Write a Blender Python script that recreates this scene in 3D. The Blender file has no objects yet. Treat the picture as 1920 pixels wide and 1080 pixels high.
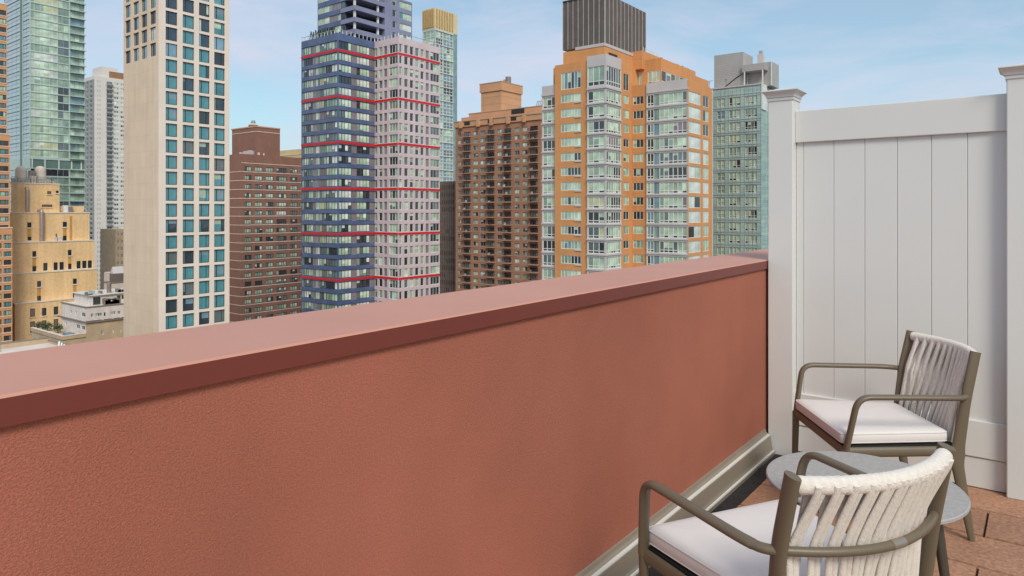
import bpy, bmesh, math, random
from mathutils import Vector, Matrix
R = math.radians
C = bpy.context.scene.collection
# ------------------------------------------------------------ camera, sky, sun, exposure
F = 1300.0; HY = 395.0; CX = 960.0; CAMH = 1.35
YAW = math.atan(1000 / 1300); SN, CS = math.sin(YAW), math.cos(YAW)
scn = bpy.context.scene
cam = bpy.data.cameras.new('camera'); co = bpy.data.objects.new('camera', cam); C.objects.link(co)
co.location = (0, 0, CAMH); co.rotation_euler = (math.pi / 2, 0, YAW)
cam.lens = 36 * F / 1920; cam.sensor_width = 36; cam.shift_y = -(540 - HY) / 1920
cam.clip_start = .05; cam.clip_end = 8000
scn.camera = co
SUN_EL, SUN_AZ = R(44), R(127)          # azimuth clockwise from +Y (the parapet runs along +Y)
w = bpy.data.worlds.new('World'); scn.world = w; w.use_nodes = True
nt = w.node_tree; N = nt.nodes; L = nt.links
bg = N['Background']; bg.inputs['Strength'].default_value = .098
sky = N.new('ShaderNodeTexSky'); sky.sky_type = 'NISHITA'; sky.sun_disc = False
sky.sun_elevation = SUN_EL; sky.sun_rotation = SUN_AZ; sky.air_density = 1.0; sky.dust_density = 1.6; sky.ozone_density = 1.5
tc = N.new('ShaderNodeTexCoord'); mp = N.new('ShaderNodeMapping'); mp.inputs['Scale'].default_value = (1.3, 1.3, 5.0)
mp.inputs['Rotation'].default_value = (0, R(14), 0)
L.new(tc.outputs['Generated'], mp.inputs['Vector'])
cn = N.new('ShaderNodeTexNoise'); cn.inputs['Scale'].default_value = 2.1; cn.inputs['Detail'].default_value = 8; cn.inputs['Roughness'].default_value = .56; cn.inputs['Distortion'].default_value = .35
L.new(mp.outputs[0], cn.inputs['Vector'])
cr = N.new('ShaderNodeMapRange'); cr.inputs['From Min'].default_value = .4; cr.inputs['From Max'].default_value = .64
cr.inputs['To Min'].default_value = .32; cr.inputs['To Max'].default_value = .9
L.new(cn.outputs['Fac'], cr.inputs['Value'])
mx = N.new('ShaderNodeMix'); mx.data_type = 'RGBA'
L.new(cr.outputs[0], mx.inputs['Factor']); tint = N.new('ShaderNodeVectorMath'); tint.operation = 'MULTIPLY'; tint.inputs[1].default_value = (.80, 1.07, 1.0)
L.new(sky.outputs[0], tint.inputs[0]); L.new(tint.outputs[0], mx.inputs['A']); mx.inputs['B'].default_value = (4.5, 4.75, 5.7, 1)
L.new(mx.outputs['Result'], bg.inputs['Color'])
sl = bpy.data.lights.new('sun', 'SUN'); sl.energy = 1.7; sl.angle = R(20); sl.color = (1, .94, .85)
so = bpy.data.objects.new('sun', sl); C.objects.link(so)
sd = Vector((math.sin(SUN_AZ) * math.cos(SUN_EL), math.cos(SUN_AZ) * math.cos(SUN_EL), math.sin(SUN_EL)))
so.rotation_euler = sd.to_track_quat('Z', 'Y').to_euler(); so.location = (20, -20, 60)
scn.view_settings.view_transform = 'Standard'; scn.view_settings.look = 'None'
scn.view_settings.exposure = .6; scn.view_settings.gamma = 1
random.seed(7)

# ------------------------------------------------------------ helpers
def c(r, g, b):
    f = lambda x: ((x / 255 + .055) / 1.055) ** 2.4 if x > 10 else x / 255 / 12.92
    return (f(r), f(g), f(b), 1)
def world(X, Y): return (CS * X - SN * Y, SN * X + CS * Y)      # camera right/forward metres -> world
def P(px, Y): return world((px - CX) / F * Y, Y)

class Face:                                                      # a vertical facade plane: 'S' looks along -y, 'E' along +x
    def __init__(s, k, at): s.k, s.at = k, at
    def s(s, px):
        r = (px - CX) / F
        if s.k == 'S': return s.at * (CS * r - SN) / (CS + SN * r)
        return -s.at * (CS + SN * r) / (SN - CS * r)
    def depth(s, q): return (-SN * q + CS * s.at) if s.k == 'S' else (-SN * s.at + CS * q)
    def z(s, py, q): return CAMH + (HY - py) / F * s.depth(q)
    def pt(s, q, z, d): return (q, s.at - d, z) if s.k == 'S' else (s.at + d, q, z)

def mat(name, col, rough=.8, metal=0, ns=1.0, amt=.12, bump=0, bs=20, spec=.5, rnd=0, brick=None, stain=0, speck=None):
    m = bpy.data.materials.new(name); m.use_nodes = True
    n = m.node_tree.nodes; l = m.node_tree.links; b = n['Principled BSDF']
    b.inputs['Roughness'].default_value = rough; b.inputs['Metallic'].default_value = metal
    b.inputs['Specular IOR Level'].default_value = spec
    t = n.new('ShaderNodeTexCoord')
    nz = n.new('ShaderNodeTexNoise'); nz.inputs['Scale'].default_value = ns; nz.inputs['Detail'].default_value = 6
    l.new(t.outputs['Object'], nz.inputs['Vector'])
    mr = n.new('ShaderNodeMapRange'); mr.inputs['From Min'].default_value = .3; mr.inputs['From Max'].default_value = .7
    mr.inputs['To Min'].default_value = 1 - amt; mr.inputs['To Max'].default_value = 1 + amt
    l.new(nz.outputs['Fac'], mr.inputs['Value'])
    val = mr.outputs[0]
    def mul(a, bb):
        x = n.new('ShaderNodeMath'); x.operation = 'MULTIPLY'; l.new(a, x.inputs[0]); l.new(bb, x.inputs[1]); return x.outputs[0]
    if rnd:
        g = n.new('ShaderNodeNewGeometry'); r2 = n.new('ShaderNodeMapRange')
        r2.inputs['To Min'].default_value = 1 - rnd; r2.inputs['To Max'].default_value = 1 + rnd
        l.new(g.outputs['Random Per Island'], r2.inputs['Value']); val = mul(val, r2.outputs[0])
    if stain:                                                    # vertical weather streaks
        mp2 = n.new('ShaderNodeMapping'); mp2.inputs['Scale'].default_value = (.9, .9, .05); l.new(t.outputs['Object'], mp2.inputs['Vector'])
        n2 = n.new('ShaderNodeTexNoise'); n2.inputs['Scale'].default_value = 1.2; n2.inputs['Detail'].default_value = 5; l.new(mp2.outputs[0], n2.inputs['Vector'])
        r3 = n.new('ShaderNodeMapRange'); r3.inputs['From Min'].default_value = .35; r3.inputs['From Max'].default_value = .65
        r3.inputs['To Min'].default_value = 1 - stain; r3.inputs['To Max'].default_value = 1 + stain * .5
        l.new(n2.outputs['Fac'], r3.inputs['Value']); val = mul(val, r3.outputs[0])
    if speck:
        n4 = n.new('ShaderNodeTexNoise'); n4.inputs['Scale'].default_value = speck[0]; n4.inputs['Detail'].default_value = 3; l.new(t.outputs['Object'], n4.inputs['Vector'])
        r4 = n.new('ShaderNodeMapRange'); r4.inputs['From Min'].default_value = .35; r4.inputs['From Max'].default_value = .65; r4.inputs['To Min'].default_value = 1 - speck[1]; r4.inputs['To Max'].default_value = 1 + speck[1]
        l.new(n4.outputs['Fac'], r4.inputs['Value']); val = mul(val, r4.outputs[0])
    if brick:                                                    # (width, height, mortar, mortar strength): joints cut in a wall
        sx = n.new('ShaderNodeSeparateXYZ'); l.new(t.outputs['Object'], sx.inputs[0])
        ad = n.new('ShaderNodeMath'); l.new(sx.outputs['X'], ad.inputs[0]); l.new(sx.outputs['Y'], ad.inputs[1])
        cb = n.new('ShaderNodeCombineXYZ'); l.new(ad.outputs[0], cb.inputs['X']); l.new(sx.outputs['Z'], cb.inputs['Y'])
        bt = n.new('ShaderNodeTexBrick'); l.new(cb.outputs[0], bt.inputs['Vector'])
        bt.inputs['Scale'].default_value = 1; bt.inputs['Brick Width'].default_value = brick[0]; bt.inputs['Row Height'].default_value = brick[1]
        bt.inputs['Mortar Size'].default_value = brick[2]; bt.inputs['Mortar Smooth'].default_value = .2
        bt.inputs['Color1'].default_value = (1, 1, 1, 1); bt.inputs['Color2'].default_value = (brick[4],) * 3 + (1,) if len(brick) > 4 else (.93, .93, .93, 1)
        bt.inputs['Mortar'].default_value = (brick[3],) * 3 + (1,)
        if len(brick) > 5: bt.offset = brick[5]
        bw = n.new('ShaderNodeRGBToBW'); l.new(bt.outputs['Color'], bw.inputs[0]); val = mul(val, bw.outputs[0])
    mx = n.new('ShaderNodeVectorMath'); mx.operation = 'SCALE'; mx.inputs[0].default_value = col[:3]
    l.new(val, mx.inputs['Scale']); l.new(mx.outputs[0], b.inputs['Base Color'])
    if bump:
        nb = n.new('ShaderNodeTexNoise'); nb.inputs['Scale'].default_value = bs; nb.inputs['Detail'].default_value = 4
        l.new(t.outputs['Object'], nb.inputs['Vector']); bp = n.new('ShaderNodeBump')
        bp.inputs['Strength'].default_value = 1; bp.inputs['Distance'].default_value = bump
        l.new(nb.outputs['Fac'], bp.inputs['Height']); l.new(bp.outputs[0], b.inputs['Normal'])
    return m
def glass(name, col, amt=.25, rough=.06, spec=.9, metal=0., wob=.004):
    # ns low: each pane differs by where it stands; the bump is the slight waviness of big panes
    return mat(name, col, rough, metal, .35, amt, wob, .55, spec, rnd=amt * .8)

class MB:
    def __init__(s, o=(0, 0, 0)): s.v = []; s.f = []; s.m = []; s.o = Vector(o); s.mats = []; s.smooth = set()
    def mi(s, m):
        if m not in s.mats: s.mats.append(m)
        return s.mats.index(m)
    def add(s, vs, fs, m, smooth=False):
        b = len(s.v); s.v += [tuple(Vector(x) - s.o) for x in vs]; k = s.mi(m)
        for f in fs:
            if smooth: s.smooth.add(len(s.f))
            s.f.append(tuple(b + i for i in f)); s.m.append(k)
    def box(s, x0, x1, y0, y1, z0, z1, m):
        if x0 > x1: x0, x1 = x1, x0
        if y0 > y1: y0, y1 = y1, y0
        s.add([(x0, y0, z0), (x1, y0, z0), (x1, y1, z0), (x0, y1, z0), (x0, y0, z1), (x1, y0, z1), (x1, y1, z1), (x0, y1, z1)],
              [(3, 2, 1, 0), (4, 5, 6, 7), (0, 1, 5, 4), (1, 2, 6, 5), (2, 3, 7, 6), (3, 0, 4, 7)], m)
    def fbox(s, fc, a, b, z0, z1, d0, d1, m):
        p, q = fc.pt(a, z0, d0), fc.pt(b, z1, d1); s.box(p[0], q[0], p[1], q[1], z0, z1, m)
    def cyl(s, x, y, z0, z1, r0, r1, m, n=16, smooth=True):
        vs = []
        for z, r in ((z0, r0), (z1, r1)): vs += [(x + r * math.cos(2 * math.pi * i / n), y + r * math.sin(2 * math.pi * i / n), z) for i in range(n)]
        s.add(vs, [(i, (i + 1) % n, n + (i + 1) % n, n + i) for i in range(n)], m, smooth)
        s.add(vs, [tuple(range(n - 1, -1, -1)), tuple(range(n, 2 * n))], m)
    def sweep(s, pts, ra, rb, m, n=12, side=(0, 0, 1), cap=True):
        # tube along pts; ra is the half width across `side`, rb the half width along it; either a number or a list
        pts = [Vector(p) for p in pts]; K = len(pts); vs = []
        ga = lambda r, i: r[i] if isinstance(r, (list, tuple)) else r
        side = Vector(side)
        for i, p in enumerate(pts):
            t = (pts[min(i + 1, K - 1)] - pts[max(i - 1, 0)]).normalized()
            a = t.cross(side)
            if a.length < 1e-3: a = t.cross(Vector((1, 0, 0)))
            a.normalize(); b = a.cross(t).normalized()
            for j in range(n):
                q = 2 * math.pi * j / n
                vs.append(p + a * math.cos(q) * ga(ra, i) + b * math.sin(q) * ga(rb, i))
        fs = [(i * n + j, i * n + (j + 1) % n, (i + 1) * n + (j + 1) % n, (i + 1) * n + j) for i in range(K - 1) for j in range(n)]
        s.add(vs, fs, m, True)
        if cap: s.add(vs, [tuple(range(n - 1, -1, -1)), tuple((K - 1) * n + j for j in range(n))], m)
    def build(s, name, parent=None, bevel=0, seg=2, subs=0):
        me = bpy.data.meshes.new(name); me.from_pydata(s.v, [], s.f); me.update()
        for m in s.mats: me.materials.append(m)
        me.polygons.foreach_set('material_index', s.m)
        me.polygons.foreach_set('use_smooth', [i in s.smooth for i in range(len(s.f))])
        bm = bmesh.new(); bm.from_mesh(me)
        bmesh.ops.recalc_face_normals(bm, faces=bm.faces) if bevel else None
        bm.to_mesh(me); bm.free()
        o = bpy.data.objects.new(name, me); C.objects.link(o)
        if parent: o.parent = parent
        if bevel:
            b = o.modifiers.new('bevel', 'BEVEL'); b.width = bevel; b.segments = seg; b.limit_method = 'ANGLE'; b.harden_normals = False
        if subs:
            b = o.modifiers.new('sub', 'SUBSURF'); b.levels = subs; b.render_levels = subs
        return o
def tag(o, label=None, cat=None, group=None, kind=None):
    for k, v in (('label', label), ('category', cat), ('group', group), ('kind', kind)):
        if v: o[k] = v
    return o
def empty(name, loc, label, cat, group=None, rz=0):
    o = bpy.data.objects.new(name, None); C.objects.link(o); o.location = loc; o.rotation_euler = (0, 0, rz)
    o.empty_display_size = .3
    return tag(o, label, cat, group)
def rounded(pts, r, n=5):                                        # fillet the inner corners of a polyline
    pts = [Vector(p) for p in pts]; out = [pts[0]]
    for i in range(1, len(pts) - 1):
        a, b, d = pts[i - 1], pts[i], pts[i + 1]; u = (a - b); v = (d - b)
        rr = min(r, u.length * .49, v.length * .49); p0 = b + u.normalized() * rr; p2 = b + v.normalized() * rr
        for k in range(n + 1):
            t = k / n; out.append(p0 * (1 - t) ** 2 + b * 2 * t * (1 - t) + p2 * t * t)
    out.append(pts[-1]); return out

# ------------------------------------------------------------ ground far below
GZ = -72.0
mb = MB(); mb.add([(-3000, -3000, GZ), (3000, -3000, GZ), (3000, 3000, GZ), (-3000, 3000, GZ)], [(0, 1, 2, 3)], mat('street asphalt', (.11, .1, .09, 1), .95, ns=.02, amt=.4))
tag(mb.build('ground'), kind='structure')

# ------------------------------------------------------------ city buildings
FR_D = mat('dark window frame', (.022, .024, .03, 1), .5)
FR_W = mat('pale window frame', c(215, 215, 208), .5)
FR_G = mat('grey window frame', c(150, 156, 158), .5)
SEG = {}
def style(name, cols, pal, frame, ft=.06, rows=(1,), blind=0, bm=None): SEG[name] = (cols, pal, frame, ft, rows, blind, bm)
def add_window(mb, fc, a, z0, wd, ht, st, rng, d=.03):
    cols, pal, fr, ft, rows, blind, bmt = SEG[st]
    tot = sum(cols); x = 0; P_ = lambda q, z, dd: fc.pt(a + q, z, dd)
    rt = sum(rows)
    k = rng.choices(range(len(pal)), [p[1] for p in pal])[0]
    for cw in cols:
        w_ = wd * cw / tot
        if rng.random() < .35: k = rng.choices(range(len(pal)), [p[1] for p in pal])[0]
        zz = z0
        bl = rng.uniform(.2, .75) if rng.random() < blind else 0
        lowd = len(rows) > 1 and rows[0] < .5 and rng.random() < .4
        for ri, rw in enumerate(rows):
            h_ = ht * rw / rt
            if lowd and ri == 0: mb.add([P_(x, zz, d), P_(x + w_, zz, d), P_(x + w_, zz + h_, d), P_(x, zz + h_, d)], [(0, 1, 2, 3)], G_DARK); zz += h_; continue
            cuts = [(zz, zz + h_, pal[k][0])]
            if bl: zc = zz + h_ * bl; cuts = [(zz, zc, pal[k][0]), (zc, zz + h_, bmt)]
            for q0, q1, m in cuts:
                mb.add([P_(x, q0, d), P_(x + w_, q0, d), P_(x + w_, q1, d), P_(x, q1, d)], [(0, 1, 2, 3)], m)
            zz += h_
        x += w_
    x = 0; edges = [0]
    for cw in cols: x += wd * cw / tot; edges.append(x)
    for i, e in enumerate(edges):
        lo = max(0, e - ft / 2) if i else 0; hi = min(wd, lo + ft); lo = hi - ft
        mb.fbox(fc, a + lo, a + hi, z0, z0 + ht, d, d + .06, fr)
    zz = z0; ze = [z0]
    for rw in rows: zz += ht * rw / rt; ze.append(zz)
    for i, e in enumerate(ze):
        lo = z0 if i == 0 else (z0 + ht - ft if i == len(ze) - 1 else e - ft / 2)
        mb.fbox(fc, a, a + wd, lo, lo + ft, d + .001, d + .064, fr)

class Building:
    def __init__(s, name, label, cat, u, v, group=None, seed=1):
        s.root = empty(name, (u, v, GZ), label, cat, group); s.o = (u, v, GZ); s.parts = {}; s.wins = {}; s.rng = random.Random(seed)
    def mb(s, part):
        if part not in s.parts: s.parts[part] = MB(s.o)
        return s.parts[part]
    def piece(s, part, m, *bx):
        q = MB(s.o); q.box(*bx, m); return q.build(part, s.root)
    def win(s, fc, a, b, z0, z1, st, part='window', d=.03):
        s.wins.setdefault(part, []).append((fc, a, z0, b - a, z1 - z0, st, d))
    def finish(s):
        for n, m in s.parts.items(): m.build(n, s.root)
        for part, lst in s.wins.items():
            def size(wn):
                fc, a, z0, wd, ht, st, d = wn; q = a + wd / 2; dp = fc.depth(q); p = fc.pt(q, z0 + ht / 2, 0)
                X = CS * p[0] + SN * p[1]; px = CX + F * X / dp; py = HY + F * (CAMH - p[2]) / dp
                vis = -5 < px < 1436 and -12 < py < 668 - .1396 * px + 14
                return (0 if vis else 1, -wd * ht / dp / dp)
            lst.sort(key=size); cache = {}
            for i, (fc, a, z0, wd, ht, st, d) in enumerate(lst[:99]):
                m = MB(fc.pt(a, z0, 0)); add_window(m, fc, a, z0, wd, ht, st, s.rng, d)
                o = m.build(part, s.root); o.location = Vector(fc.pt(a, z0, 0)) - Vector(s.o)
            if len(lst) > 99:
                m = MB(s.o)
                for (fc, a, z0, wd, ht, st, d) in lst[99:]: add_window(m, fc, a, z0, wd, ht, st, s.rng, d)
                tag(m.build(part, s.root), kind='stuff')
        return s.root

def openings(B, fc, a, b, zb, zt, rows, t, m, part='wall', st=None, wpart='window', wd=.03):
    """wall layer 0..t in front of plane fc, from a to b and zb to zt, with openings; rows: [(z0,z1,[(s0,s1,style)...])] bottom to top"""
    mb = B.mb(part); z = zb
    for z0, z1, ops in sorted(rows, key=lambda r: r[0]):
        if z0 > z: mb.fbox(fc, a, b, z, z0, 0, t, m)
        x = a
        for s0, s1, stl in sorted(ops, key=lambda o: o[0]):
            if s0 > x + 1e-4: mb.fbox(fc, x, s0, z0, z1, 0, t, m)
            if stl: B.win(fc, s0, s1, z0, z1, stl, wpart, wd)
            x = s1
        if b > x + 1e-4: mb.fbox(fc, x, b, z0, z1, 0, t, m)
        z = z1
    if zt > z: mb.fbox(fc, a, b, z, zt, 0, t, m)
def frange(z0, n, st): return [z0 + i * st for i in range(n)]
ROOF = mat('roof gravel', c(150, 145, 138), .9, ns=.8, amt=.2)

# curtain and glass colours
G_PALE = glass('pale curtain glass', c(168, 188, 164), .4); G_PALE2 = glass('white curtain glass', c(200, 206, 196), .3)
G_GREEN = glass('green glass', c(134, 156, 138), .35); G_TEAL = glass('teal glass', c(82, 138, 146), .3, .08, .9)
G_DARK = glass('dark glass', c(45, 52, 55), .3, .04, 1.0); G_MID = glass('grey glass', c(96, 108, 108), .3)
G_BLUE = glass('blue grey glass', c(112, 140, 150), .25); G_BRN = glass('brown panel glass', c(132, 120, 124), .15, .2, .6)
G_YEL = glass('yellow curtain glass', c(184, 188, 150)); G_SKY = glass('sky reflecting glass', c(150, 175, 182), .2, .02, 1, .75, .012)  # the yellow is an even curtain tint without emission
G_DREF = glass('dark reflecting glass', c(74, 88, 98), .3, .02, 1, .5, .02)

# ---- white precast tower
cu, cv = P(300, 134)
B = Building('precast_tower', 'tall cream precast tower with square teal windows and one blank side wall', 'tower', cu, cv, seed=3)
M_WH = mat('cream precast', c(228, 212, 196), .75, ns=.15, amt=.05, stain=.03)
M_WHS = mat('cream precast panels', c(220, 196, 170), .8, ns=.25, amt=.05, stain=.05, brick=(2.6, 3.15, .035, .86, .965, 0))
SE, SS = Face('E', cu), Face('S', cv); TOP = 62
eR = SE.s(428.5); sL = SS.s(235)
B.mb('wall').box(sL, cu, cv, eR, GZ, TOP, M_WHS)
style('wt_teal', (1.0, 2.6), [(G_TEAL, 12), (G_DREF, 1.2), (G_DARK, .6), (G_MID, 2.2)], FR_D, .11, (1,), .16, G_BLUE)
style('wt_teal2', (2.6, 1.0), [(G_TEAL, 12), (G_DREF, 1.2), (G_DARK, .6), (G_MID, 2)], FR_D, .09, (1,), .14, G_PALE)
style('wt_ref', (1.0, 2.4), [(G_SKY, 6), (G_DREF, 4), (G_PALE2, 1.5)], FR_D, .09)
cols = [(SE.s(a), SE.s(b)) for a, b in ((309, 331), (341, 362.5), (371.5, 391.5), (400, 420))]
zt0 = SE.z(22.2, SE.s(320)); pit = (zt0 - SE.z(321.8, SE.s(320))) / 10; wh = zt0 - SE.z(47, SE.s(320))
rows = []
for k in range(-6, 23):
    zt = zt0 - k * pit
    rows.append((zt - wh, zt, [(a, b, 'wt_ref' if k < 4 and B.rng.random() < (.9 - .2 * k) * (1 - .2 * j) else ('wt_teal2' if j > 1 and B.rng.random() < .6 else 'wt_teal')) for j, (a, b) in enumerate(cols)]))
openings(B, SE, cv - .35, eR, GZ, TOP, rows, .35, M_WH)
cols = [(SS.s(a), SS.s(b)) for a, b in ((237.8, 248), (253, 263.6), (268, 279), (284.3, 295.5))]
rows = [(zt0 - k * pit - wh, zt0 - k * pit, [(a, b, 'wt_ref') for a, b in cols]) for k in range(-6, 3)]
openings(B, SS, sL, cu, GZ, TOP, rows, .35, M_WHS)
B.finish()

# ---- blue and pink glass tower
cu, cv = P(634, 180); fh = 3.0
B = Building('banded_glass_tower', 'blue and pink glass tower ringed by thin red bands every few floors', 'tower', cu, cv, seed=5)
SS, SE = Face('S', cv), Face('E', cu)
iv = SE.s(702.5)                                   # inner corner
PS = Face('S', iv); pu = PS.s(747.5); PE = Face('E', pu); pe = PE.s(823.5); sL = SS.s(566.5)
M_BL = mat('blue spandrel glass', c(80, 94, 130), .22, ns=.25, amt=.25, spec=.7)
M_PK = mat('pink mauve spandrel', c(208, 188, 190), .4, ns=.2, amt=.08)
M_RED = mat('red metal band', c(206, 34, 34), .45, ns=.3, amt=.05)
zR = [SE.z(y, cv) for y in (94, 180.5, 267, 355.5, 441, 525.6)]
fh = (zR[0] - zR[5]) / 20
ztopB = SE.z(62, cv); ztopP = PE.z(69, iv)
B.mb('wall').box(sL, cu, cv, pe + 4, GZ, ztopB - .3, M_BL); B.mb('wall').box(cu, pu, iv, pe, GZ, ztopP - .3, M_PK)
style('b_win', (1, 1, 1, 1), [(G_PALE, 5), (G_PALE2, 2), (G_MID, 2), (G_DARK, 2.2), (G_GREEN, 2)], FR_D, .1, (1,), .25, G_PALE2)
style('b_win2', (1, 1), [(G_PALE, 4), (G_PALE2, 3), (G_MID, 2), (G_BRN, 3), (G_GREEN, 1)], FR_G, .1)
style('b_mix', (1, 1, 1), [(G_BRN, 3), (G_PALE, 3), (G_GREEN, 2), (G_MID, 3), (G_YEL, .5)], FR_D, .08, (1,), .15, G_PALE2)
style('b_panel', (1,), [(G_BRN, 1)], FR_G, .05)
style('b_corner', (1,), [(G_BLUE, 3), (G_GREEN, 2), (G_MID, 2)], FR_G, .08)
style('p_win', (1,), [(G_PALE, 2), (G_MID, 4), (G_DARK, 5), (G_GREEN, 2)], FR_W, .09, (1,), .3, G_PALE)
style('p_wide', (1, 1, 1), [(G_PALE, 2), (G_MID, 3), (G_DARK, 4), (G_GREEN, 2)], FR_W, .1, (1,), .2, G_PALE)
segS = [(567, 571, 'b_corner'), (571, 587.5, 'b_win'), (587.5, 593, 'b_panel'), (593, 600, 'b_win2'), (600, 612, 'b_mix'), (612, 633.6, 'b_win')]
segE = [(634, 658.5, 'b_win'), (658.5, 668, 'b_panel'), (668, 692.5, 'b_win'), (692.5, 702.4, 'b_panel')]
segPS = [(703.5, 708.5, 'p_win'), (711.5, 718, 'p_win'), (721, 727, 'b_panel'), (731, 746.8, 'p_wide')]
segPE = [(747.6, 752.5, 'p_win'), (757, 764, 'p_win'), (767.5, 774, 'p_win'), (777.5, 784, 'p_win'), (787.5, 793.5, 'p_win'), (797, 803, 'b_panel'), (806, 822.8, 'p_wide')]
nf = 25; band = 1.12
bandr = []
for fc, seg, a, b, m, hb in ((SS, segS, sL, cu, M_BL, 1.0), (SE, segE, cv - .25, iv, M_BL, 1.0), (PS, segPS, cu + .25, pu, M_PK, .85), (PE, segPE, iv - .25, pe, M_PK, .85)):
    rows = []
    for k in range(-1, nf):
        zc = zR[0] - k * fh; zt = zc - .5 + 0 if k >= 0 else (ztopB if m is M_BL else ztopP) - 1.6
        z0 = zc - fh + hb / 2 if True else 0; z1 = zc - hb / 2
        if k == -1: z0 = zc - fh + hb / 2; z1 = min(z1 + .1, (ztopB if m is M_BL else ztopP) - 1.0)
        rows.append((z0, z1, [(max(fc.s(p), a), min(fc.s(q), b), s_) for p, q, s_ in seg]))
    openings(B, fc, a, b, GZ, ztopB if m is M_BL else ztopP, rows, .25, m)
for k in (0, 4, 8, 12, 16, 20):
    zc = zR[0] - k * fh; r = MB(B.o)
    r.fbox(SS, sL - .05, cu, zc - .29, zc + .29, .25, .33, M_RED); r.fbox(SE, cv - .33, iv - .33, zc - .29, zc + .29, .25, .33, M_RED)
    r.fbox(PS, cu + .25, pu, zc - .29, zc + .29, .25, .33, M_RED); r.fbox(PE, iv - .33, pe + .05, zc - .29, zc + .29, .25, .33, M_RED)
    r.build('red_band', B.root)
# parapet railings with posts
rl = B.mb('railing')
for fc, a, b, z in ((SS, sL, cu, ztopB), (SE, cv, iv, ztopB), (PS, cu, pu, ztopP), (PE, iv, pe, ztopP)):
    n = int((b - a) / 1.3)
    for i in range(n + 1):
        q = a + (b - a) * i / n; rl.fbox(fc, q - .06, q + .06, z, z + 1.0, .02, .14, FR_W)
    rl.fbox(fc, a, b, z + 1.0, z + 1.1, .02, .14, FR_G)
# upper setback tower
uu = cu - 1.2; UE = Face('E', uu); vv = UE.s(665.5); US = Face('S', vv); ul = US.s(597); ue = UE.s(771.5); um = UE.s(720.5)
ZT = 62; zb = ztopB - .2
B.mb('tower_shaft').box(ul, uu - 4, vv, ue, zb, ZT, M_BL)
M_UB = mat('lilac spandrel', c(130, 132, 156), .35, ns=.3, amt=.08)
style('u_win', (1, 1, 1), [(G_PALE, 4), (G_BLUE, 2), (G_TEAL, 1.5), (G_PALE2, 2)], FR_W, .09, (1,), .1, G_PALE2)
style('u_mix', (1, 1, 1, 1), [(G_BRN, 3), (G_GREEN, 2), (G_TEAL, 1), (G_PALE, 1), (G_DARK, 1)], FR_G, .09)
style('u_dark', (1, 1, 1), [(G_DARK, 4), (G_TEAL, 1), (G_BRN, 1)], FR_D, .09)
B.mb('tower_shaft').box(uu - 4.1, uu, um, ue - .01, zb, ZT, M_UB)
f2 = 3.15; z0 = UE.z(62, vv)
k = 0; rS = []; rE = []
zf = z0 - f2
while zf < ZT - 3:
    hi = zf + f2
    rS.append((zf + 1.25, hi - .05, [(ul + .1, US.s(618), 'u_win'), (US.s(618), US.s(640), 'u_mix')]))
    rE.append((zf + 1.15, hi - .1, [(UE.s(735), UE.s(741.5), 'p_win'), (UE.s(748), UE.s(770.5), 'u_win')]))
    # terrace corner: slab and solid balustrade, open above
    sb = B.mb('terrace_slab')
    sb.fbox(US, US.s(640) + .02, uu, zf - .05, zf + 1.15, 0.02, .27, M_UB)
    sb.fbox(UE, vv - .25, um, zf - .05, zf + 1.15, -.25, .27, M_UB)
    sb.box(US.s(640), uu - .3, vv + .1, um, zf - .05, zf + .2, M_UB)
    sb.box(uu - .8, uu - .3, vv + .1, vv + .6, zf + .2, hi - .05, FR_W)
    mdl = (vv + um) / 2 + 3
    sb.box(uu - .8, uu - .3, mdl, mdl + .5, zf + .2, hi - .05, FR_W)
    B.win(Face('E', uu - 4), vv + .3, um, zf + .2, hi - .06, 'u_dark'); 
    B.win(US, US.s(640) + .1, uu - 4, zf + 1.25, hi - .05, 'u_dark')
    zf = hi
openings(B, US, ul, US.s(640), zb, ZT, rS, .25, M_BL, 'tower_wall')
openings(B, UE, um, ue, zb, ZT, rE, .25, M_UB, 'tower_side_wall')
B.finish()
M_CON = mat('conifer foliage', (.035, .07, .025, 1), .9, ns=2, amt=.4, rnd=.3); M_TRK = mat('bark', (.09, .06, .04, 1), .9)
for i in range(10):
    q = SS.s(578 + i * 4.4); rt = empty('conifer_shrub', (q, cv + .9, ztopB - .3), 'clipped conifer in the row along the roof edge of the blue glass tower', 'shrub', 'row of clipped conifers on the blue tower roof')
    t = MB((q, cv + .9, ztopB - .3)); t.cyl(q, cv + .9, ztopB - .3, ztopB + .3, .08, .05, M_TRK, 6); t.build('trunk', rt)
    t = MB((q, cv + .9, ztopB - .3)); rg = random.Random(i); H = 2.3 + rg.uniform(-.2, .3)
    for j in range(260):
        h = rg.random() ** .8; rad = .55 * (1 - h) ** .8 * rg.uniform(.55, 1.05) + .03; an = rg.uniform(0, 6.28)
        p = Vector((q + rad * math.cos(an), cv + .9 + rad * math.sin(an), ztopB + .1 + h * H)); a = Vector((rg.uniform(-1, 1), rg.uniform(-1, 1), rg.uniform(-.3, 1))).normalized() * .12; b = a.cross(Vector((rg.uniform(-1, 1), 1, rg.uniform(-1, 1)))).normalized() * .07
        t.add([p - a, p + b, p + a, p - b], [(0, 1, 2, 3)], M_CON)
    t.build('crown', rt)

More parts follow.
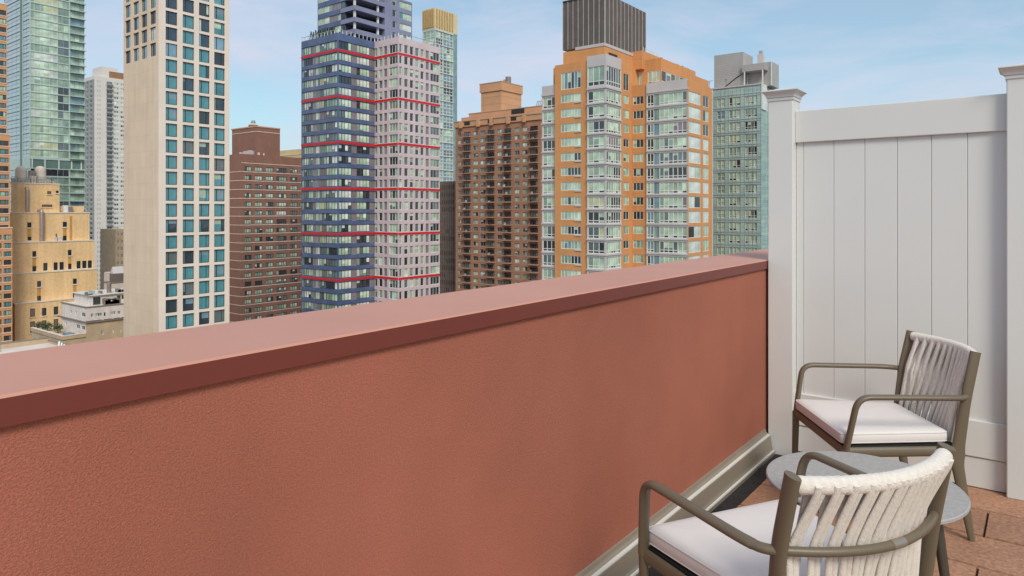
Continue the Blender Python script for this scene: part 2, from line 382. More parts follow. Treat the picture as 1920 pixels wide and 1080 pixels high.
# ---- orange brick tower with glass bays
D = 137; fh = 28.5 * D / F
cu, cv = P(1134, D)
B = Building('orange_brick_tower', 'orange brick apartment tower with pale glass corner bays and ribbed grey crown', 'tower', cu, cv, seed=9)
M_OR = mat('orange brick', c(208, 146, 92), .85, ns=.25, amt=.07, brick=(3.0, 2.85, .03, .8, .96, 0), stain=.05)
M_GY = mat('light grey precast band', c(192, 184, 182), .6, ns=.3, amt=.06)
SS, SE = Face('S', cv), Face('E', cu)
e1 = SE.s(1161); e2 = SE.s(1184)
IS = Face('S', e2); iu2 = IS.s(1290); IE = Face('E', iu2); ie1 = IE.s(1328); ie2 = IE.s(1335.5)
sA = SS.s(1014); sB = SS.s(1041); sC = SS.s(1103)
slab0 = SE.z(277.2, cv)
zlev = [slab0 + (4 - i) * fh for i in range(0, 16)]     # slab tops; zlev[0] at y~163
style('o_bay', (1, 1, 1), [(G_PALE, 6), (G_GREEN, 2), (G_MID, 1), (G_DARK, 1.8), (G_YEL, .5)], FR_W, .15, (.32, 1), .2, G_PALE)
style('o_bay6', (1, 1, 1, 1, 1, 1), [(G_PALE, 5), (G_GREEN, 2.5), (G_DARK, 1.6), (G_MID, 1), (G_BRN, .5)], FR_W, .15, (.32, 1), .15, G_PALE)
style('o_bayB', (1, 1), [(G_BLUE, 2), (G_DARK, 2), (G_PALE, 1)], FR_W, .15, (.32, 1))
style('o_mid', (1, 1), [(G_GREEN, 1), (G_BLUE, 1)], FR_G, .05)
style('o_win', (1, 1, 1, .9, 1, 1), [(G_PALE, 5), (G_DARK, 2.6), (G_BLUE, 1.5), (G_GREEN, 1)], FR_W, .12, (1,), .12, G_PALE)
style('o_one', (1, 1), [(G_PALE, 3), (G_DARK, 1.5), (G_GREEN, 2)], FR_W, .09, (1,), .25, G_PALE)
style('o_three', (1, 1, 1), [(G_PALE, 2.5), (G_DARK, 2), (G_GREEN, 2)], FR_W, .09, (1,), .25, G_PALE)
style('o_big', (1, 1), [(G_PALE2, 6), (G_PALE, 2), (G_DARK, .7)], FR_W, .1, (1,), .1, G_PALE2)
zo = SS.z(118, SS.s(1075))       # top of orange S part
ztop_c = SE.z(102, cv); zA = SS.z(160, SS.s(1028))
zI = IS.z(108, IS.s(1200)); zG = IE.z(148, e2)
wl = B.mb('wall')
back = e2 + 22
wl.box(sB, cu, cv, back, GZ, zo, M_OR); wl.box(sA, sB, cv + 1.0, back, GZ, zA, M_OR)
wl.box(cu, iu2, e2, ie2 - .1, GZ, zG - .2, M_OR)
def bay_rows(fc, segs, top=None, extra=None, hb=.55):
    rows = []
    for i, z in enumerate(zlev):
        rows.append((z - fh + .05, z - hb, [(fc.s(p), fc.s(q), s_) for p, q, s_ in segs]))
    if extra: rows.append((extra[0], extra[1], [(fc.s(p), fc.s(q), s_) for p, q, s_ in segs]))
    return rows
# glass corner bay projects a little
topw = (zlev[0] + .35, SE.z(123, cv))
bS, bE = Face('S', cv - .3), Face('E', cu + .3)
openings(B, bS, sC, cu + .3, GZ, ztop_c, [(z0, z1, [(sC + .15, cu + .2, 'o_bay')]) for z0, z1 in [(z - fh + .05, z - .6) for z in zlev] + [topw]], .2, M_GY, 'bay')
openings(B, bE, cv - .5, e1, GZ, ztop_c, [(z0, z1, [(cv - .15, e1 - .15, 'o_bay6')]) for z0, z1 in [(z - fh + .05, z - .6) for z in zlev] + [topw]], .2, M_GY, 'bay')
B.mb('bay').box(sC, cu + .3, cv - .3, cv, GZ, ztop_c - .01, M_GY); B.mb('bay').box(cu, cu + .3, cv, e1, GZ, ztop_c - .01, M_GY)
for z in zlev:                                       # bay slab edges stand proud
    B.mb('bay').fbox(bS, sC - .05, cu + .5, z - .28, z + .02, .2, .38, M_GY); B.mb('bay').fbox(bE, cv - .68, e1 + .05, z - .28, z + .02, .2, .38, M_GY)
# orange S wall with wide windows
openings(B, SS, sB, sC, GZ, zo, [(z - fh + .75, z - .55, [(SS.s(1052.5), SS.s(1090), 'o_win')]) for z in zlev] + [(topw[0] + .1, topw[1] - .3, [(SS.s(1052.5), SS.s(1090), 'o_win')])], .15, M_OR)
for z in zlev: B.mb('bay').fbox(SS, SS.s(1079), SS.s(1091), z - fh + .45, z - fh + .75, .15, .3, M_GY)
# left glass bay
fA = Face('S', cv + .6)
B.mb('bay').box(sA, sB, cv + .6, cv + 1, GZ, zA, M_GY)
openings(B, fA, sA, sB, GZ, zA, [(z - fh + .05, z - .6, [(sA + .2, sB - .15, 'o_bay')]) for z in zlev], .2, M_GY, 'bay')
for z in zlev: B.mb('bay').fbox(fA, sA - .1, sB, z - .28, z + .02, .2, .36, M_GY)
# orange E strip and inner S wall
zo2 = SE.z(106, e1)
openings(B, SE, e1, e2, GZ, zo, [(z - fh + .75, z - .55, [(SE.s(1168), SE.s(1178), 'o_one')]) for z in zlev] + [(topw[0] + .1, topw[1] - .3, [(SE.s(1168), SE.s(1178), 'o_one')])], .15, M_OR)
iG = IS.s(1214)
openings(B, IS, cu + .15, iG, GZ, zG, [(z - fh + .75, z - .55, [(IS.s(1187.5), IS.s(1207), 'o_three')]) for z in zlev], .15, M_OR)
# right glass bay on inner S wall and E face
b2S, b2E = Face('S', e2 - .3), Face('E', iu2 + .1)
B.mb('bay').box(iG, iu2, e2 - .3, e2, GZ, zG - .01, M_GY)
r2 = [(z - fh + .05, z - .6) for z in zlev]
for z0, z1 in r2: pass
openings(B, b2S, iG, iu2 + .1, GZ, zG, [(z0, z1, [(iG + .1, IS.s(1228), 'o_bayB'), (IS.s(1228), IS.s(1238), 'o_mid'), (IS.s(1238), iu2, 'o_bay6')]) for z0, z1 in r2], .2, M_GY, 'bay')
for z in zlev: B.mb('bay').fbox(b2S, iG, iu2 + .3, z - .28, z + .02, .2, .34, M_GY)
B.mb('wall').box(iu2, iu2 + .1, e2 - .3, ie1, GZ, IE.z(152, ie1), M_OR)
openings(B, b2E, e2 - .5, ie1, GZ, IE.z(150, e2), [(z0 + .1, z1 + .1, [(e2 - .3, IE.s(1311.5), 'o_big'), (IE.s(1316), IE.s(1326.5), 'o_big')]) for z0, z1 in r2], .15, M_OR)
B.mb('bay').box(iu2 - .5, iu2 - .4, ie1, ie2, GZ, IE.z(200, ie2), M_GY)
b3 = Face('E', iu2 - .4)
openings(B, b3, ie1, b3.s(1335.5), GZ, IE.z(172, ie2), [(z0, z1, [(ie1 + .2, b3.s(1335.5) - .2, 'o_one')]) for z0, z1 in r2], .15, M_GY, 'bay')
# set-back top storey (orange) over the right wing
TS = Face('S', e2 + 3.0); tu = TS.s(1239); TE = Face('E', tu); tR = TE.s(1303)
zt1 = TS.z(109, tu)
B.mb('penthouse').box(cu - 2, tu, e2 + 3.0, tR, zG - .3, zt1, M_OR)
openings(B, TS, cu, tu, zG - .3, zt1, [(zG + .2, zG + 3.2, [(TS.s(1187), TS.s(1205), 'o_three'), (TS.s(1215), tu - .1, 'o_bay')])], .15, M_OR, 'penthouse')
openings(B, TE, e2 + 2.85, tR, zG - .3, zt1, [(zG + .2, zG + 3.2, [(e2 + 3.1, TE.s(1290), 'o_bay6')])], .15, M_OR, 'penthouse')
# mechanical block and ribbed crown
KS = Face('S', cv + .8); ku = KS.s(1133); KE = Face('E', ku); kl = KS.s(1056)
kR = KE.s(1216); zk = KE.z(80, cv + .8)
B.mb('penthouse').box(kl, ku, cv + .8, kR, zo - .3, zk - .6, M_OR)
B.mb('penthouse').box(kl + 3, ku + .1, cv + .7, kR - 1, zk - .6, zk, M_GY)
M_VNT = mat('dark louvre', (.03, .025, .02, 1), .7)
B.mb('penthouse').fbox(KE, KE.s(1141), KE.s(1157), zk - 2.3, zk - 1.6, .02, .08, M_VNT)
M_RIB = mat('ribbed grey brown metal', c(142, 130, 122), .45, ns=.5, amt=.08, metal=.3); M_RBL = mat('pale metal fin', c(168, 162, 158), .45)
M_RIB2 = mat('brown metal rib', c(96, 86, 80), .5, ns=.5, amt=.1)
CSf = Face('S', cv + 1.6); xu = CSf.s(1134); CEf = Face('E', xu); xl = CSf.s(1056); xR = CEf.s(1210); zc = CEf.z(-14, cv + 1.6)
cm = B.mb('crown'); cm.box(xl, xu, cv + 1.6, xR, zk, zc, M_RIB)
n = 8
for i in range(n + 1):
    q = xl + (xu - xl) * i / n; cm.fbox(CSf, q - .07, q + .07, zk, zc, 0, .14, M_RBL)
for i in range(n * 6):
    q = xl + (xu - xl) * (i + .5) / (n * 6); cm.fbox(CSf, q - .05, q + .05, zk, zc, 0, .06, M_RIB2)
n = 11
for i in range(n + 1):
    q = cv + 1.6 + (xR - cv - 1.6) * i / n; cm.fbox(CEf, q - .08, q + .08, zk, zc, 0, .14, M_RBL)
for i in range(n * 5):
    q = cv + 1.6 + (xR - cv - 1.6) * (i + .5) / (n * 5); cm.fbox(CEf, q - .06, q + .06, zk, zc, 0, .06, M_RIB2)
cm.fbox(CSf, xl, xu + .2, zc - .25, zc, .14, .2, M_VNT)
# left stub and lower roof block
B.mb('penthouse').box(SS.s(1030), SS.s(1041), cv + 1.5, cv + 6, zA - .3, SS.z(124, sB), M_OR)
QE = Face('E', ku + 2.2); 
B.mb('penthouse').box(cu - 3, QE.at, QE.s(1204), QE.s(1238), zo - .2, QE.z(97, QE.s(1210)), M_OR)
for i in range(12):
    q = TE.s(1245) + i * 1.35; B.piece('roof_unit', B.rng.choice([M_GY, M_RIB, M_OR]), tu - 2 - B.rng.uniform(0, 2), tu - 1.2, q, q + B.rng.uniform(.4, 1.1), zt1, zt1 + B.rng.uniform(.3, .9))
for i in range(9):
    q = QE.s(1206) + i * .9; B.piece('railing_post', FR_W, QE.at - .05, QE.at + .05, q, q + .1, QE.z(97, QE.s(1210)), QE.z(97, QE.s(1210)) + .8)
B.finish()

# ---- green glass tower right, behind the fence post
D = 160
cu, cv = P(1428, D); SS, SE = Face('S', cv), Face('E', cu)
B = Building('green_glass_tower', 'green glass apartment tower with grey corrugated rooftop plant, just left of the fence post', 'tower', cu, cv, seed=12)
M_GG = mat('sea green spandrel glass', c(160, 184, 178), .2, ns=.3, amt=.15, spec=.8, brick=(1.55, 1.0, .05, 1.25, .93, 0))
M_CORR = mat('corrugated grey metal', c(172, 168, 164), .6, ns=.4, amt=.06, brick=(30, .42, .06, .82, .97))
fh = 2.95; sL = SS.s(1337); z0 = SS.z(181, SS.s(1410)); zt = SS.z(157, cu)
B.mb('wall').box(sL, cu, cv, cv + 22, GZ, zt - .3, M_GG)
style('g_win', (1, 1), [(G_PALE, 6), (G_GREEN, 3), (G_DARK, 1), (G_BLUE, 1)], FR_W, .09, (1, 1), .12, G_PALE)
style('g_three', (1, 1, 1), [(G_PALE, 5), (G_GREEN, 3), (G_DARK, 1.2), (G_YEL, .5)], FR_W, .09, (.4, 1), .15, G_PALE)
style('g_four', (1, 1, 1, 1), [(G_PALE, 5), (G_GREEN, 3), (G_DARK, .8), (G_YEL, .5)], FR_W, .09, (.4, 1), .1, G_PALE)
rows = []
for k in range(0, 16):
    z = z0 - k * fh
    rows.append((z - 1.75, z + .15, [(SS.s(1345), SS.s(1359.5), 'g_win'), (SS.s(1367.5), SS.s(1388.5), 'g_three'), (SS.s(1397), SS.s(1420), 'g_four')]))
openings(B, SS, sL, cu, GZ, zt - .15, rows, .15, M_GG)
gr = B.mb('mullion')
for p in (1337.4, 1345, 1352, 1360, 1367, 1374, 1381, 1389, 1397, 1404.5, 1412, 1420, 1427.5):
    q = SS.s(p); gr.fbox(SS, q - .05, q + .03, z0 - 48, zt - .2, .152, .2, FR_G)
for k in range(0, 17):
    z = z0 + 2.95 - k * fh; gr.fbox(SS, sL, cu, z - 2.25, z - 2.15, .152, .22, FR_G); gr.fbox(SS, sL, cu, z - 2.75, z - 2.68, .152, .21, FR_G)
B.mb('parapet').box(sL - .3, cu + .1, cv - .35, cv + 20, zt - .15, zt + .15, M_GY)
B.mb('parapet').box(cu, cu + .3, cv - .3, cv + 3, z0 - 3.2, zt - .15, FR_W)
# east wing, set back, darker
wu = SS.s(1446)
B.mb('wall').box(cu, wu, cv + 4, cv + 20, GZ, z0 - 3.3, M_GG)
style('g_sky', (1, 1), [(G_BLUE, 2), (G_TEAL, 2), (G_GREEN, 1)], FR_D, .12, (1, 1))
WS = Face('S', cv + 4)
openings(B, WS, cu, wu, GZ, z0 - 3.3, [(z0 - k * fh - 2.2, z0 - k * fh, [(cu + .2, wu - .3, 'g_sky')]) for k in range(2, 16)], .15, M_GG)
# rooftop plant
RS = Face('S', cv + 2); ra, rb, rc_ = RS.s(1339), RS.s(1393), RS.s(1443)
zz = RS.z(97, rb); zz2 = RS.z(113, rc_); pn = B.mb('rooftop_plant')
pn.box(ra, rb, cv + 2, cv + 9, zt, zz, M_CORR); pn.box(rb, rc_, cv + 3.6, cv + 9, zt, zz2, M_CORR)
pn.box(rb, RS.s(1436), cv + 1.2, cv + 3.6, RS.z(136, rb), zz2 - .5, M_CORR)
for p in (1398, 1432): pn.box(RS.s(p) - .15, RS.s(p) + .1, cv + 1.2, cv + 1.45, zt, RS.z(136, rb), FR_W)
pn.box(rc_ - .2, rc_ + .05, cv + 3.4, cv + 3.6, zt, zz2, FR_W)
pn.box(rb + .5, RS.s(1400), cv + 3, cv + 3.4, zt, RS.z(140, rb), M_CORR)
ch = B.mb('chimney'); x0, x1 = RS.s(1412), RS.s(1422.5); ch.box(x0, x1, cv + 5, cv + 6.3, zz2, RS.z(98, x0), M_GY); ch.box(x0 + .3, x1 - .3, cv + 5.2, cv + 6.1, RS.z(98, x0), RS.z(91, x0), M_CORR)
st = B.mb('crane_arm'); st.sweep([(RS.s(1364), cv + .5, zt + .3), (RS.s(1385), cv + .6, zt + 2.2), (RS.s(1397), cv + .6, zt + 3.0)], .14, .14, M_VNT, 6)
for p in (1335.5, 1366): st.sweep([(RS.s(p), cv + .3, zt), (RS.s(p), cv + .3, zt + 2.1), (RS.s(p) + .8, cv + .3, zt + 2.1)], .09, .09, M_GY, 6)
B.finish()

# ---- brown brick balcony block
D = 250; fh = 2.86
cu, cv = P(1022, D); SS, SE = Face('S', cv), Face('E', cu)
B = Building('balcony_block', 'brown brick apartment block with stacked dark balconies and an orange brick bulkhead on top', 'apartment block', cu, cv, seed=15)
M_BR = mat('red brown brick', c(168, 120, 92), .9, ns=.2, amt=.1, stain=.06); M_BRO = mat('orange top brick', c(200, 150, 112), .9, ns=.2, amt=.08)
M_SLB = mat('balcony concrete', c(176, 150, 128), .8)
sL = SS.s(855); ztw = SS.z(120 + 293 / 2.455, SS.s(860))
style('br_win', (1, 1), [(G_PALE, 3), (G_GREEN, 2), (G_DARK, 2.5), (G_MID, 2), (G_PALE2, 1.5)], FR_G, .12, (1,), .2, G_PALE2)
style('br_balc', (1, 1, 1), [(G_DARK, 4), (G_MID, 1), (G_BRN, 1), (G_GREEN, .5)], FR_D, .12)
B.mb('wall').box(sL, cu, cv, cv + 20, GZ, ztw, M_BR)
X7 = lambda x: SS.s(840 + x / 2.455)
wcol = [(48, 63), (118, 140), (151, 174), (229, 250), (309, 331), (345, 367)]; bcol = [(76, 106), (184, 216), (261, 293), (380, 416)]
rows = []; balc = []
zf = SS.z(120 + 300 / 2.455, X7(240))
for k in range(0, 26):
    z = zf - k * fh
    rows.append((z - 1.65, z, [(X7(a), X7(b), 'br_win') for a, b in wcol] + [(X7(a), X7(b), 'br_balc') for a, b in bcol]))
    for a, b in bcol: balc.append((X7(a) - .3, X7(b) + .3, z - 2.0))
openings(B, SS, sL, cu, GZ, ztw, rows, .3, M_BR)
for k in range(26):
    z = zf - k * fh; B.mb('floor_band').fbox(SS, sL, cu, z - 2.1, z - 1.95, .3, .36, M_SLB)
M_RAIL = mat('dark balcony rail', (.035, .035, .04, 1), .6, ns=3, amt=.5)
balc = sorted(balc, key=lambda q: -q[2])
for i, (a, b, z) in enumerate(balc):
    m = MB((a, cv, z)) if i < 99 else B.mb('balcony')
    for q in (a,):
        m.fbox(SS, a, b, z - .08, z + .12, .36, 1.5, M_SLB)
        m.fbox(SS, a, b, z + 1.0, z + 1.08, 1.42, 1.5, M_RAIL)
        n = 7
        for j in range(n + 1):
            s_ = a + (b - a - .07) * j / n; m.fbox(SS, s_, s_ + .07, z + .12, z + 1.0, 1.42, 1.48, M_RAIL)
        if B.rng.random() < .5: s_ = a + B.rng.uniform(.3, 1.8); m.fbox(SS, s_, s_ + .7, z + .12, z + B.rng.uniform(.5, 1.1), .8, 1.2, B.rng.choice([M_GY, M_SLB, M_RAIL, FR_W]))
    if i < 99: o = m.build('balcony', B.root); o.location = Vector((a, cv, z)) - Vector(B.o)
# stepped orange attic
at = B.mb('attic')
zA = SS.z(120 + 268 / 2.455, X7(60)); z1 = SS.z(120 + 243 / 2.455, X7(110)); z2 = SS.z(120 + 218 / 2.455, X7(200))
at.box(sL - .3, cu, cv - .7, cv + 20, ztw, zA, M_BRO); at.box(sL - .5, cu, cv - .9, cv + 20, zA, zA + .35, M_SLB)
at.box(X7(62), cu, cv - .1, cv + 18, zA + .35, z1, M_BRO); at.box(X7(90), cu, cv + .8, cv + 16, z1, z2, M_BRO); at.box(X7(88), cu, cv + .7, cv + 16, z2, z2 + .3, M_SLB)
for a in (60, 140, 200, 278, 352): at.box(X7(a), X7(a + 12), cv - 1.4, cv - .7, ztw - .5, zA, M_BRO)
for a in (76, 184, 290): at.box(X7(a + 4), X7(a + 30), cv - .75, cv - .7, ztw + .5, ztw + 1.9, M_VNT)
at.box(X7(292), X7(352), cv - .13, cv - .1, zA + .9, zA + 2.8, M_VNT)
HS = Face('S', cv + 4); hu = HS.s(940); HE = Face('E', hu); hl = HS.s(902); hr = HE.s(977.5); zh = HE.z(152, cv + 4)
bk = B.mb('bulkhead'); bk.box(hl, hu, cv + 4, hr, z2 - 1, zh - 3.5, M_BRO); bk.box(hl - .4, hu + .4, cv + 3.6, hr + .4, zh - 3.5, zh - .3, M_BRO); bk.box(hl - .5, hu + .5, cv + 3.5, hr + .5, zh - .3, zh, M_SLB)
for dz in (5.5, 8.3): bk.box(hl - .05, hu + .05, cv + 3.95, hr + .05, zh - dz - .2, zh - dz, M_SLB)
bk.cyl(hu + -.5, cv + 9, zh, zh + 2.4, 1.1, 1.1, M_RIB, 10); bk.box(hu - 2.4, hu - 1.4, cv + 8, cv + 9, zh, zh + 1.4, M_BRO)
for i in range(6):
    q = X7(382 + i * 8); at.sweep([(q, cv + 3, z2 + .2), (q + .9, cv + 3, z2 + 2.4), (q + 1.7, cv + 3, z2 + 2.2)], .13, .13, FR_G, 5)
B.finish()

# ---- brown brick block with white floor lines
D = 230; fh = 16.75 * D / F
cu, cv = P(453, D); SS, SE = Face('S', cv), Face('E', cu)
B = Building('striped_brick_block', 'dark red brick apartment block with thin white lines at every floor', 'apartment block', cu, cv, seed=18)
M_RB = mat('dark red brick', c(142, 102, 86), .9, ns=.25, amt=.1, stain=.05); M_LINE = mat('white floor line', c(222, 204, 190), .7)
sL = SS.s(423); eR = SE.s(582); zt = SE.z(294, cv)
style('rb_win', (1, 1, 1), [(G_PALE, 3), (G_GREEN, 2), (G_DARK, 2.5), (G_MID, 2), (G_YEL, .3)], FR_D, .12, (1,), .2, G_PALE2)
style('rb_wide', (1, 1, 1, 1), [(G_PALE, 3), (G_GREEN, 2), (G_DARK, 2.5), (G_MID, 2), (G_PALE2, .6)], FR_D, .12, (1,), .2, G_PALE2)
B.mb('wall').box(sL, cu, cv, eR, GZ, zt, M_RB)
X4 = lambda x: SE.s(420 + x / 2.572)
colw = [(98, 130, 'rb_win'), (147, 183, 'rb_win'), (200, 236, 'rb_win'), (251, 300, 'rb_wide'), (318, 352, 'rb_win'), (368, 400, 'rb_win')]
zw = SE.z(200 + 288 / 2.572, X4(114)); rows = []
for k in range(20):
    z = zw - k * fh; rows.append((z - 1.55, z, [(X4(a), X4(b), s_) for a, b, s_ in colw]))
openings(B, SE, cv - .25, eR, GZ, zt + 1, rows, .25, M_RB)
B.mb('wall').fbox(SS, sL, cu, GZ, zt + 1, 0, .25, M_RB)
for k in range(20):
    z = zw - k * fh - 1.78; ln = B.mb('floor_line'); ln.fbox(SE, cv - .31, eR, z - .14, z + .06, .25, .33, M_LINE); ln.fbox(SS, sL, cu + .25, z - .14, z + .06, .25, .31, M_LINE)
B.mb('floor_line').fbox(SE, cv - .31, eR, zw + 1.0, zw + 1.2, .25, .33, M_LINE)
hu = cu - .8; HE = Face('E', hu); hv = HE.s(480.5); HS = Face('S', hv); zh = HE.z(238, hv)
bk = B.mb('bulkhead'); bk.box(HS.s(435), hu, hv, HE.s(525), zt, zh, M_RB); bk.box(HS.s(435) - .1, hu + .1, hv - .1, HE.s(525) + .1, zh - 1.6, zh - 1.4, M_LINE); bk.box(HS.s(434), hu + .15, hv - .15, HE.s(525.3), zh, zh + .4, M_BRO)
bk.cyl(hu - 5, hv + 2, zh + .4, zh + 1.2, 1.6, 1.6, M_RB, 10); bk.cyl(hu - 5, hv + 2, zh + 1.9, zh + 2.8, .9, .5, M_RIB, 10)
rf = B.mb('roof_mast')
for i in range(16):
    q = B.rng.uniform(HE.s(455), HE.s(520)); uu_ = cu - B.rng.uniform(.6, 3); h_ = B.rng.uniform(.4, 1.6); B.piece('roof_unit', B.rng.choice([M_GY, M_RIB, M_LINE]), uu_, uu_ + B.rng.uniform(.3, 1.2), q, q + B.rng.uniform(.4, 1.6), zt + .9, zt + 1 + h_)
rf.sweep([(hu + 1, HE.s(503), zt), (hu + 1, HE.s(503), zt + 5.5)], .1, .05, M_RIB, 5)
B.finish()

# ---- thin gold-topped glass tower and the dark striped slab under it
D = 330; cu, cv = P(815.5, D); SS, SE = Face('S', cv), Face('E', cu)
B = Building('gold_topped_tower', 'slim green glass tower with a gold ribbed crown behind the pink facade', 'tower', cu, cv, seed=21)
M_GOLD = mat('gold metal panel', c(222, 204, 164), .5, ns=.3, amt=.1, metal=.2); M_GLD2 = mat('gold fin', c(184, 154, 104), .5)
sL = SS.s(793); eR = SE.s(849.5); zt = SE.z(14, cv); zg = SE.z(54, cv); zb = SE.z(338, cv)
M_PALEG = mat('pale green glass wall', c(120, 150, 148), .2, ns=.4, amt=.2, spec=.8)
B.mb('wall').box(sL, cu, cv, eR + 3, GZ, zg, M_PALEG); B.mb('crown').box(sL - .2, cu + .2, cv - .2, eR + 3, zg, zt, M_GOLD)
n = 7
for i in range(n): q = sL + (cu - sL) * (i + .5) / n; B.mb('crown').fbox(SS, q - .35, q + .25, zg + 1, zt - .5, .2, .7, M_GLD2)
n = 7
for i in range(n): q = cv + (eR - cv) * (i + .5) / n; B.mb('crown').fbox(SE, q - .4, q + .3, zg + 1, zt - .5, .2, .7, M_GLD2)
style('gt_w', (1, 1, 1), [(G_BLUE, 3), (G_GREEN, 3), (G_MID, 2), (G_DARK, 1), (G_PALE, 1)], FR_W, .22, (1,) * 2)
fh = 26.2 * D / F / 2
z = zg - .6; rows = []; rows2 = []
while z > zb - 20:
    rows.append((z - fh + .25, z, [(SE.s(817), SE.s(829.5), 'gt_w'), (SE.s(831), SE.s(849), 'gt_w')])); rows2.append((z - fh + .25, z, [(SS.s(794), SS.s(814), 'gt_w')])); z -= fh
M_GR2 = mat('grey green mullion', c(170, 186, 182), .5)
openings(B, SE, cv - .2, eR, GZ, zg, rows, .2, M_GR2); openings(B, SS, sL, cu, GZ, zg, rows2, .2, M_GR2)
for k in range(0, 40, 2):
    z = zg - .48 - k * fh
    if z > zb - 20: B.mb('floor_line').fbox(SE, cv - .3, eR, z - .1, z + .18, .2, .45, FR_W)
B.finish()
cu, cv = P(858, 290); SS = Face('S', cv)
B = Building('dark_slab_block', 'dark brown ribbed office slab between the pink tower and the balcony block', 'office block', cu, cv, seed=22)
M_DB = mat('dark bronze', c(118, 104, 98), .5, ns=.2, amt=.2); sL = SS.s(815); zt = SS.z(340, SS.s(840))
B.mb('wall').box(sL, cu, cv, cv + 20, GZ, zt, M_DB); M_DB2 = mat('bronze fin', c(128, 112, 102), .5)
style('ds', (1, 1, 1, 1, 1, 1), [(G_DARK, 3), (G_BRN, 2), (G_MID, 1)], FR_D, .1)
openings(B, SS, sL, cu, GZ, zt, [(zt - 1.6 - k * 3.1 - 1.9, zt - 1.6 - k * 3.1, [(sL + .2, cu - .2, 'ds')]) for k in range(18)], .1, M_DB)
for i in range(13): q = sL + (cu - sL - .4) * i / 12; B.mb('fin').fbox(SS, q, q + .35, zt - 60, zt - .5, .1, .5, M_DB2)
B.finish()

# ---- cream block seen over the red brick roof
cu, cv = P(600, 330); SS = Face('S', cv)
B = Building('cream_block', 'pale yellow block showing only its top storey above the striped red brick roof', 'apartment block', cu, cv)
M_CRM = mat('cream brick', c(214, 188, 140), .85, ns=.2, amt=.08); sL = SS.s(515); z = SS.z(281, SS.s(545))
B.mb('wall').box(sL, cu, cv, cv + 15, GZ, z, M_CRM); openings(B, SS, sL, cu, GZ, z, [(z - 6, z - 4.2, [(SS.s(528 + i * 9), SS.s(534 + i * 9), 'br_win') for i in range(5)])], .2, M_CRM)
B.mb('wall').fbox(SS, sL, cu, z - 2.7, z - 2.4, .2, .4, M_LINE)
B.finish()

# ---- pale green glass tower at far left
D = 255; fh = 15.3 * D / F
cu, cv = P(57, D); SS, SE = Face('S', cv), Face('E', cu)
B = Building('curtain_wall_tower', 'pale green curtain wall tower rising out of frame at the far left', 'tower', cu, cv, seed=25)
M_PG = mat('white green slab edge', c(176, 196, 188), .4, ns=.3, amt=.08); M_DG = mat('dark green recess', c(96, 122, 112), .5, ns=.3, amt=.15)
sL = SS.s(8); eR = SE.s(158); TOP = 96
B.mb('wall').box(sL, cu, cv, eR, GZ, TOP, M_DG)
style('cw_a', (1, 1.6, 1, 1.6, 1, 1.3), [(G_PALE, 7), (G_GREEN, 3), (G_YEL, .8), (G_MID, .4), (G_PALE2, 1)], FR_W, .1, (1,), .1, G_PALE2)
style('cw_b', (1, 1), [(G_GREEN, 3), (G_MID, 2), (G_DARK, 1), (G_PALE, 1)], FR_G, .1)
style('cw_c', (1, 1, 1), [(G_GREEN, 3), (G_BLUE, 2), (G_PALE, 3)], FR_G, .12)
G_COOL = glass('cool grey glass', c(168, 186, 190), .1, .08, .9)
style('cw_s', (1, 1, 1, 1), [(G_COOL, 1)], FR_G, .1, (1, 1)); style('cw_s2', (1, 1), [(G_COOL, 1)], FR_G, .1, (1, 1))
rows = []; rows2 = []; zm = SE.z(298, cv); k = -14
zz = zm + .6
ks = 0
while zz + fh < TOP:
    rows.append((zz + .35, zz + fh, [(cv, SE.s(108), 'cw_a'), (SE.s(108), SE.s(129), 'cw_b'), (SE.s(131), SE.s(157), 'cw_c')]))
    rows2.append((zz + .15, zz + fh, [(sL, SS.s(38.5), 'cw_s'), (SS.s(44), cu - .1, 'cw_s2')]))
    bs_ = MB(B.o); bs_.fbox(SE, SE.s(130), eR + .2, zz + .05, zz + .3, .25, 1.3, M_PG); bs_.build('balcony_slab', B.root); zz += fh
zz = zm - 3.4
while zz > zm - 45:
    rows.append((zz + .35 - fh, zz - .1, [(cv, SE.s(108), 'cw_b'), (SE.s(108), SE.s(129), 'cw_b'), (SE.s(131), SE.s(157), 'cw_c')]))
    bs_ = MB(B.o); bs_.fbox(SE, SE.s(130), eR + .2, zz - .1, zz + .3, .25, 1.2, M_PG); bs_.build('balcony_slab', B.root)
    rows2.append((zz + .15 - fh, zz - .1, [(sL, SS.s(38.5), 'cw_s'), (SS.s(44), cu - .1, 'cw_s2')])); zz -= fh
openings(B, SE, cv - .25, eR, GZ, zm - 3.2, [r for r in rows if r[1] < zm - 3], .25, M_PG); openings(B, SE, cv - .25, eR, zm, TOP, [r for r in rows if r[0] > zm], .25, M_PG)
openings(B, SS, sL, cu, GZ, TOP, rows2, .25, M_PG)
for p in (59, 83, 109, 133, 151): cl_ = MB(B.o); cl_.fbox(SE, SE.s(p), SE.s(p + 2.2), zm - 3.2, zm, .05, .25, FR_W); cl_.build('column', B.root)
B.mb('slot').fbox(SS, SS.s(39.5), SS.s(43), zm - 40, TOP, .25, .32, M_DG)
B.finish()

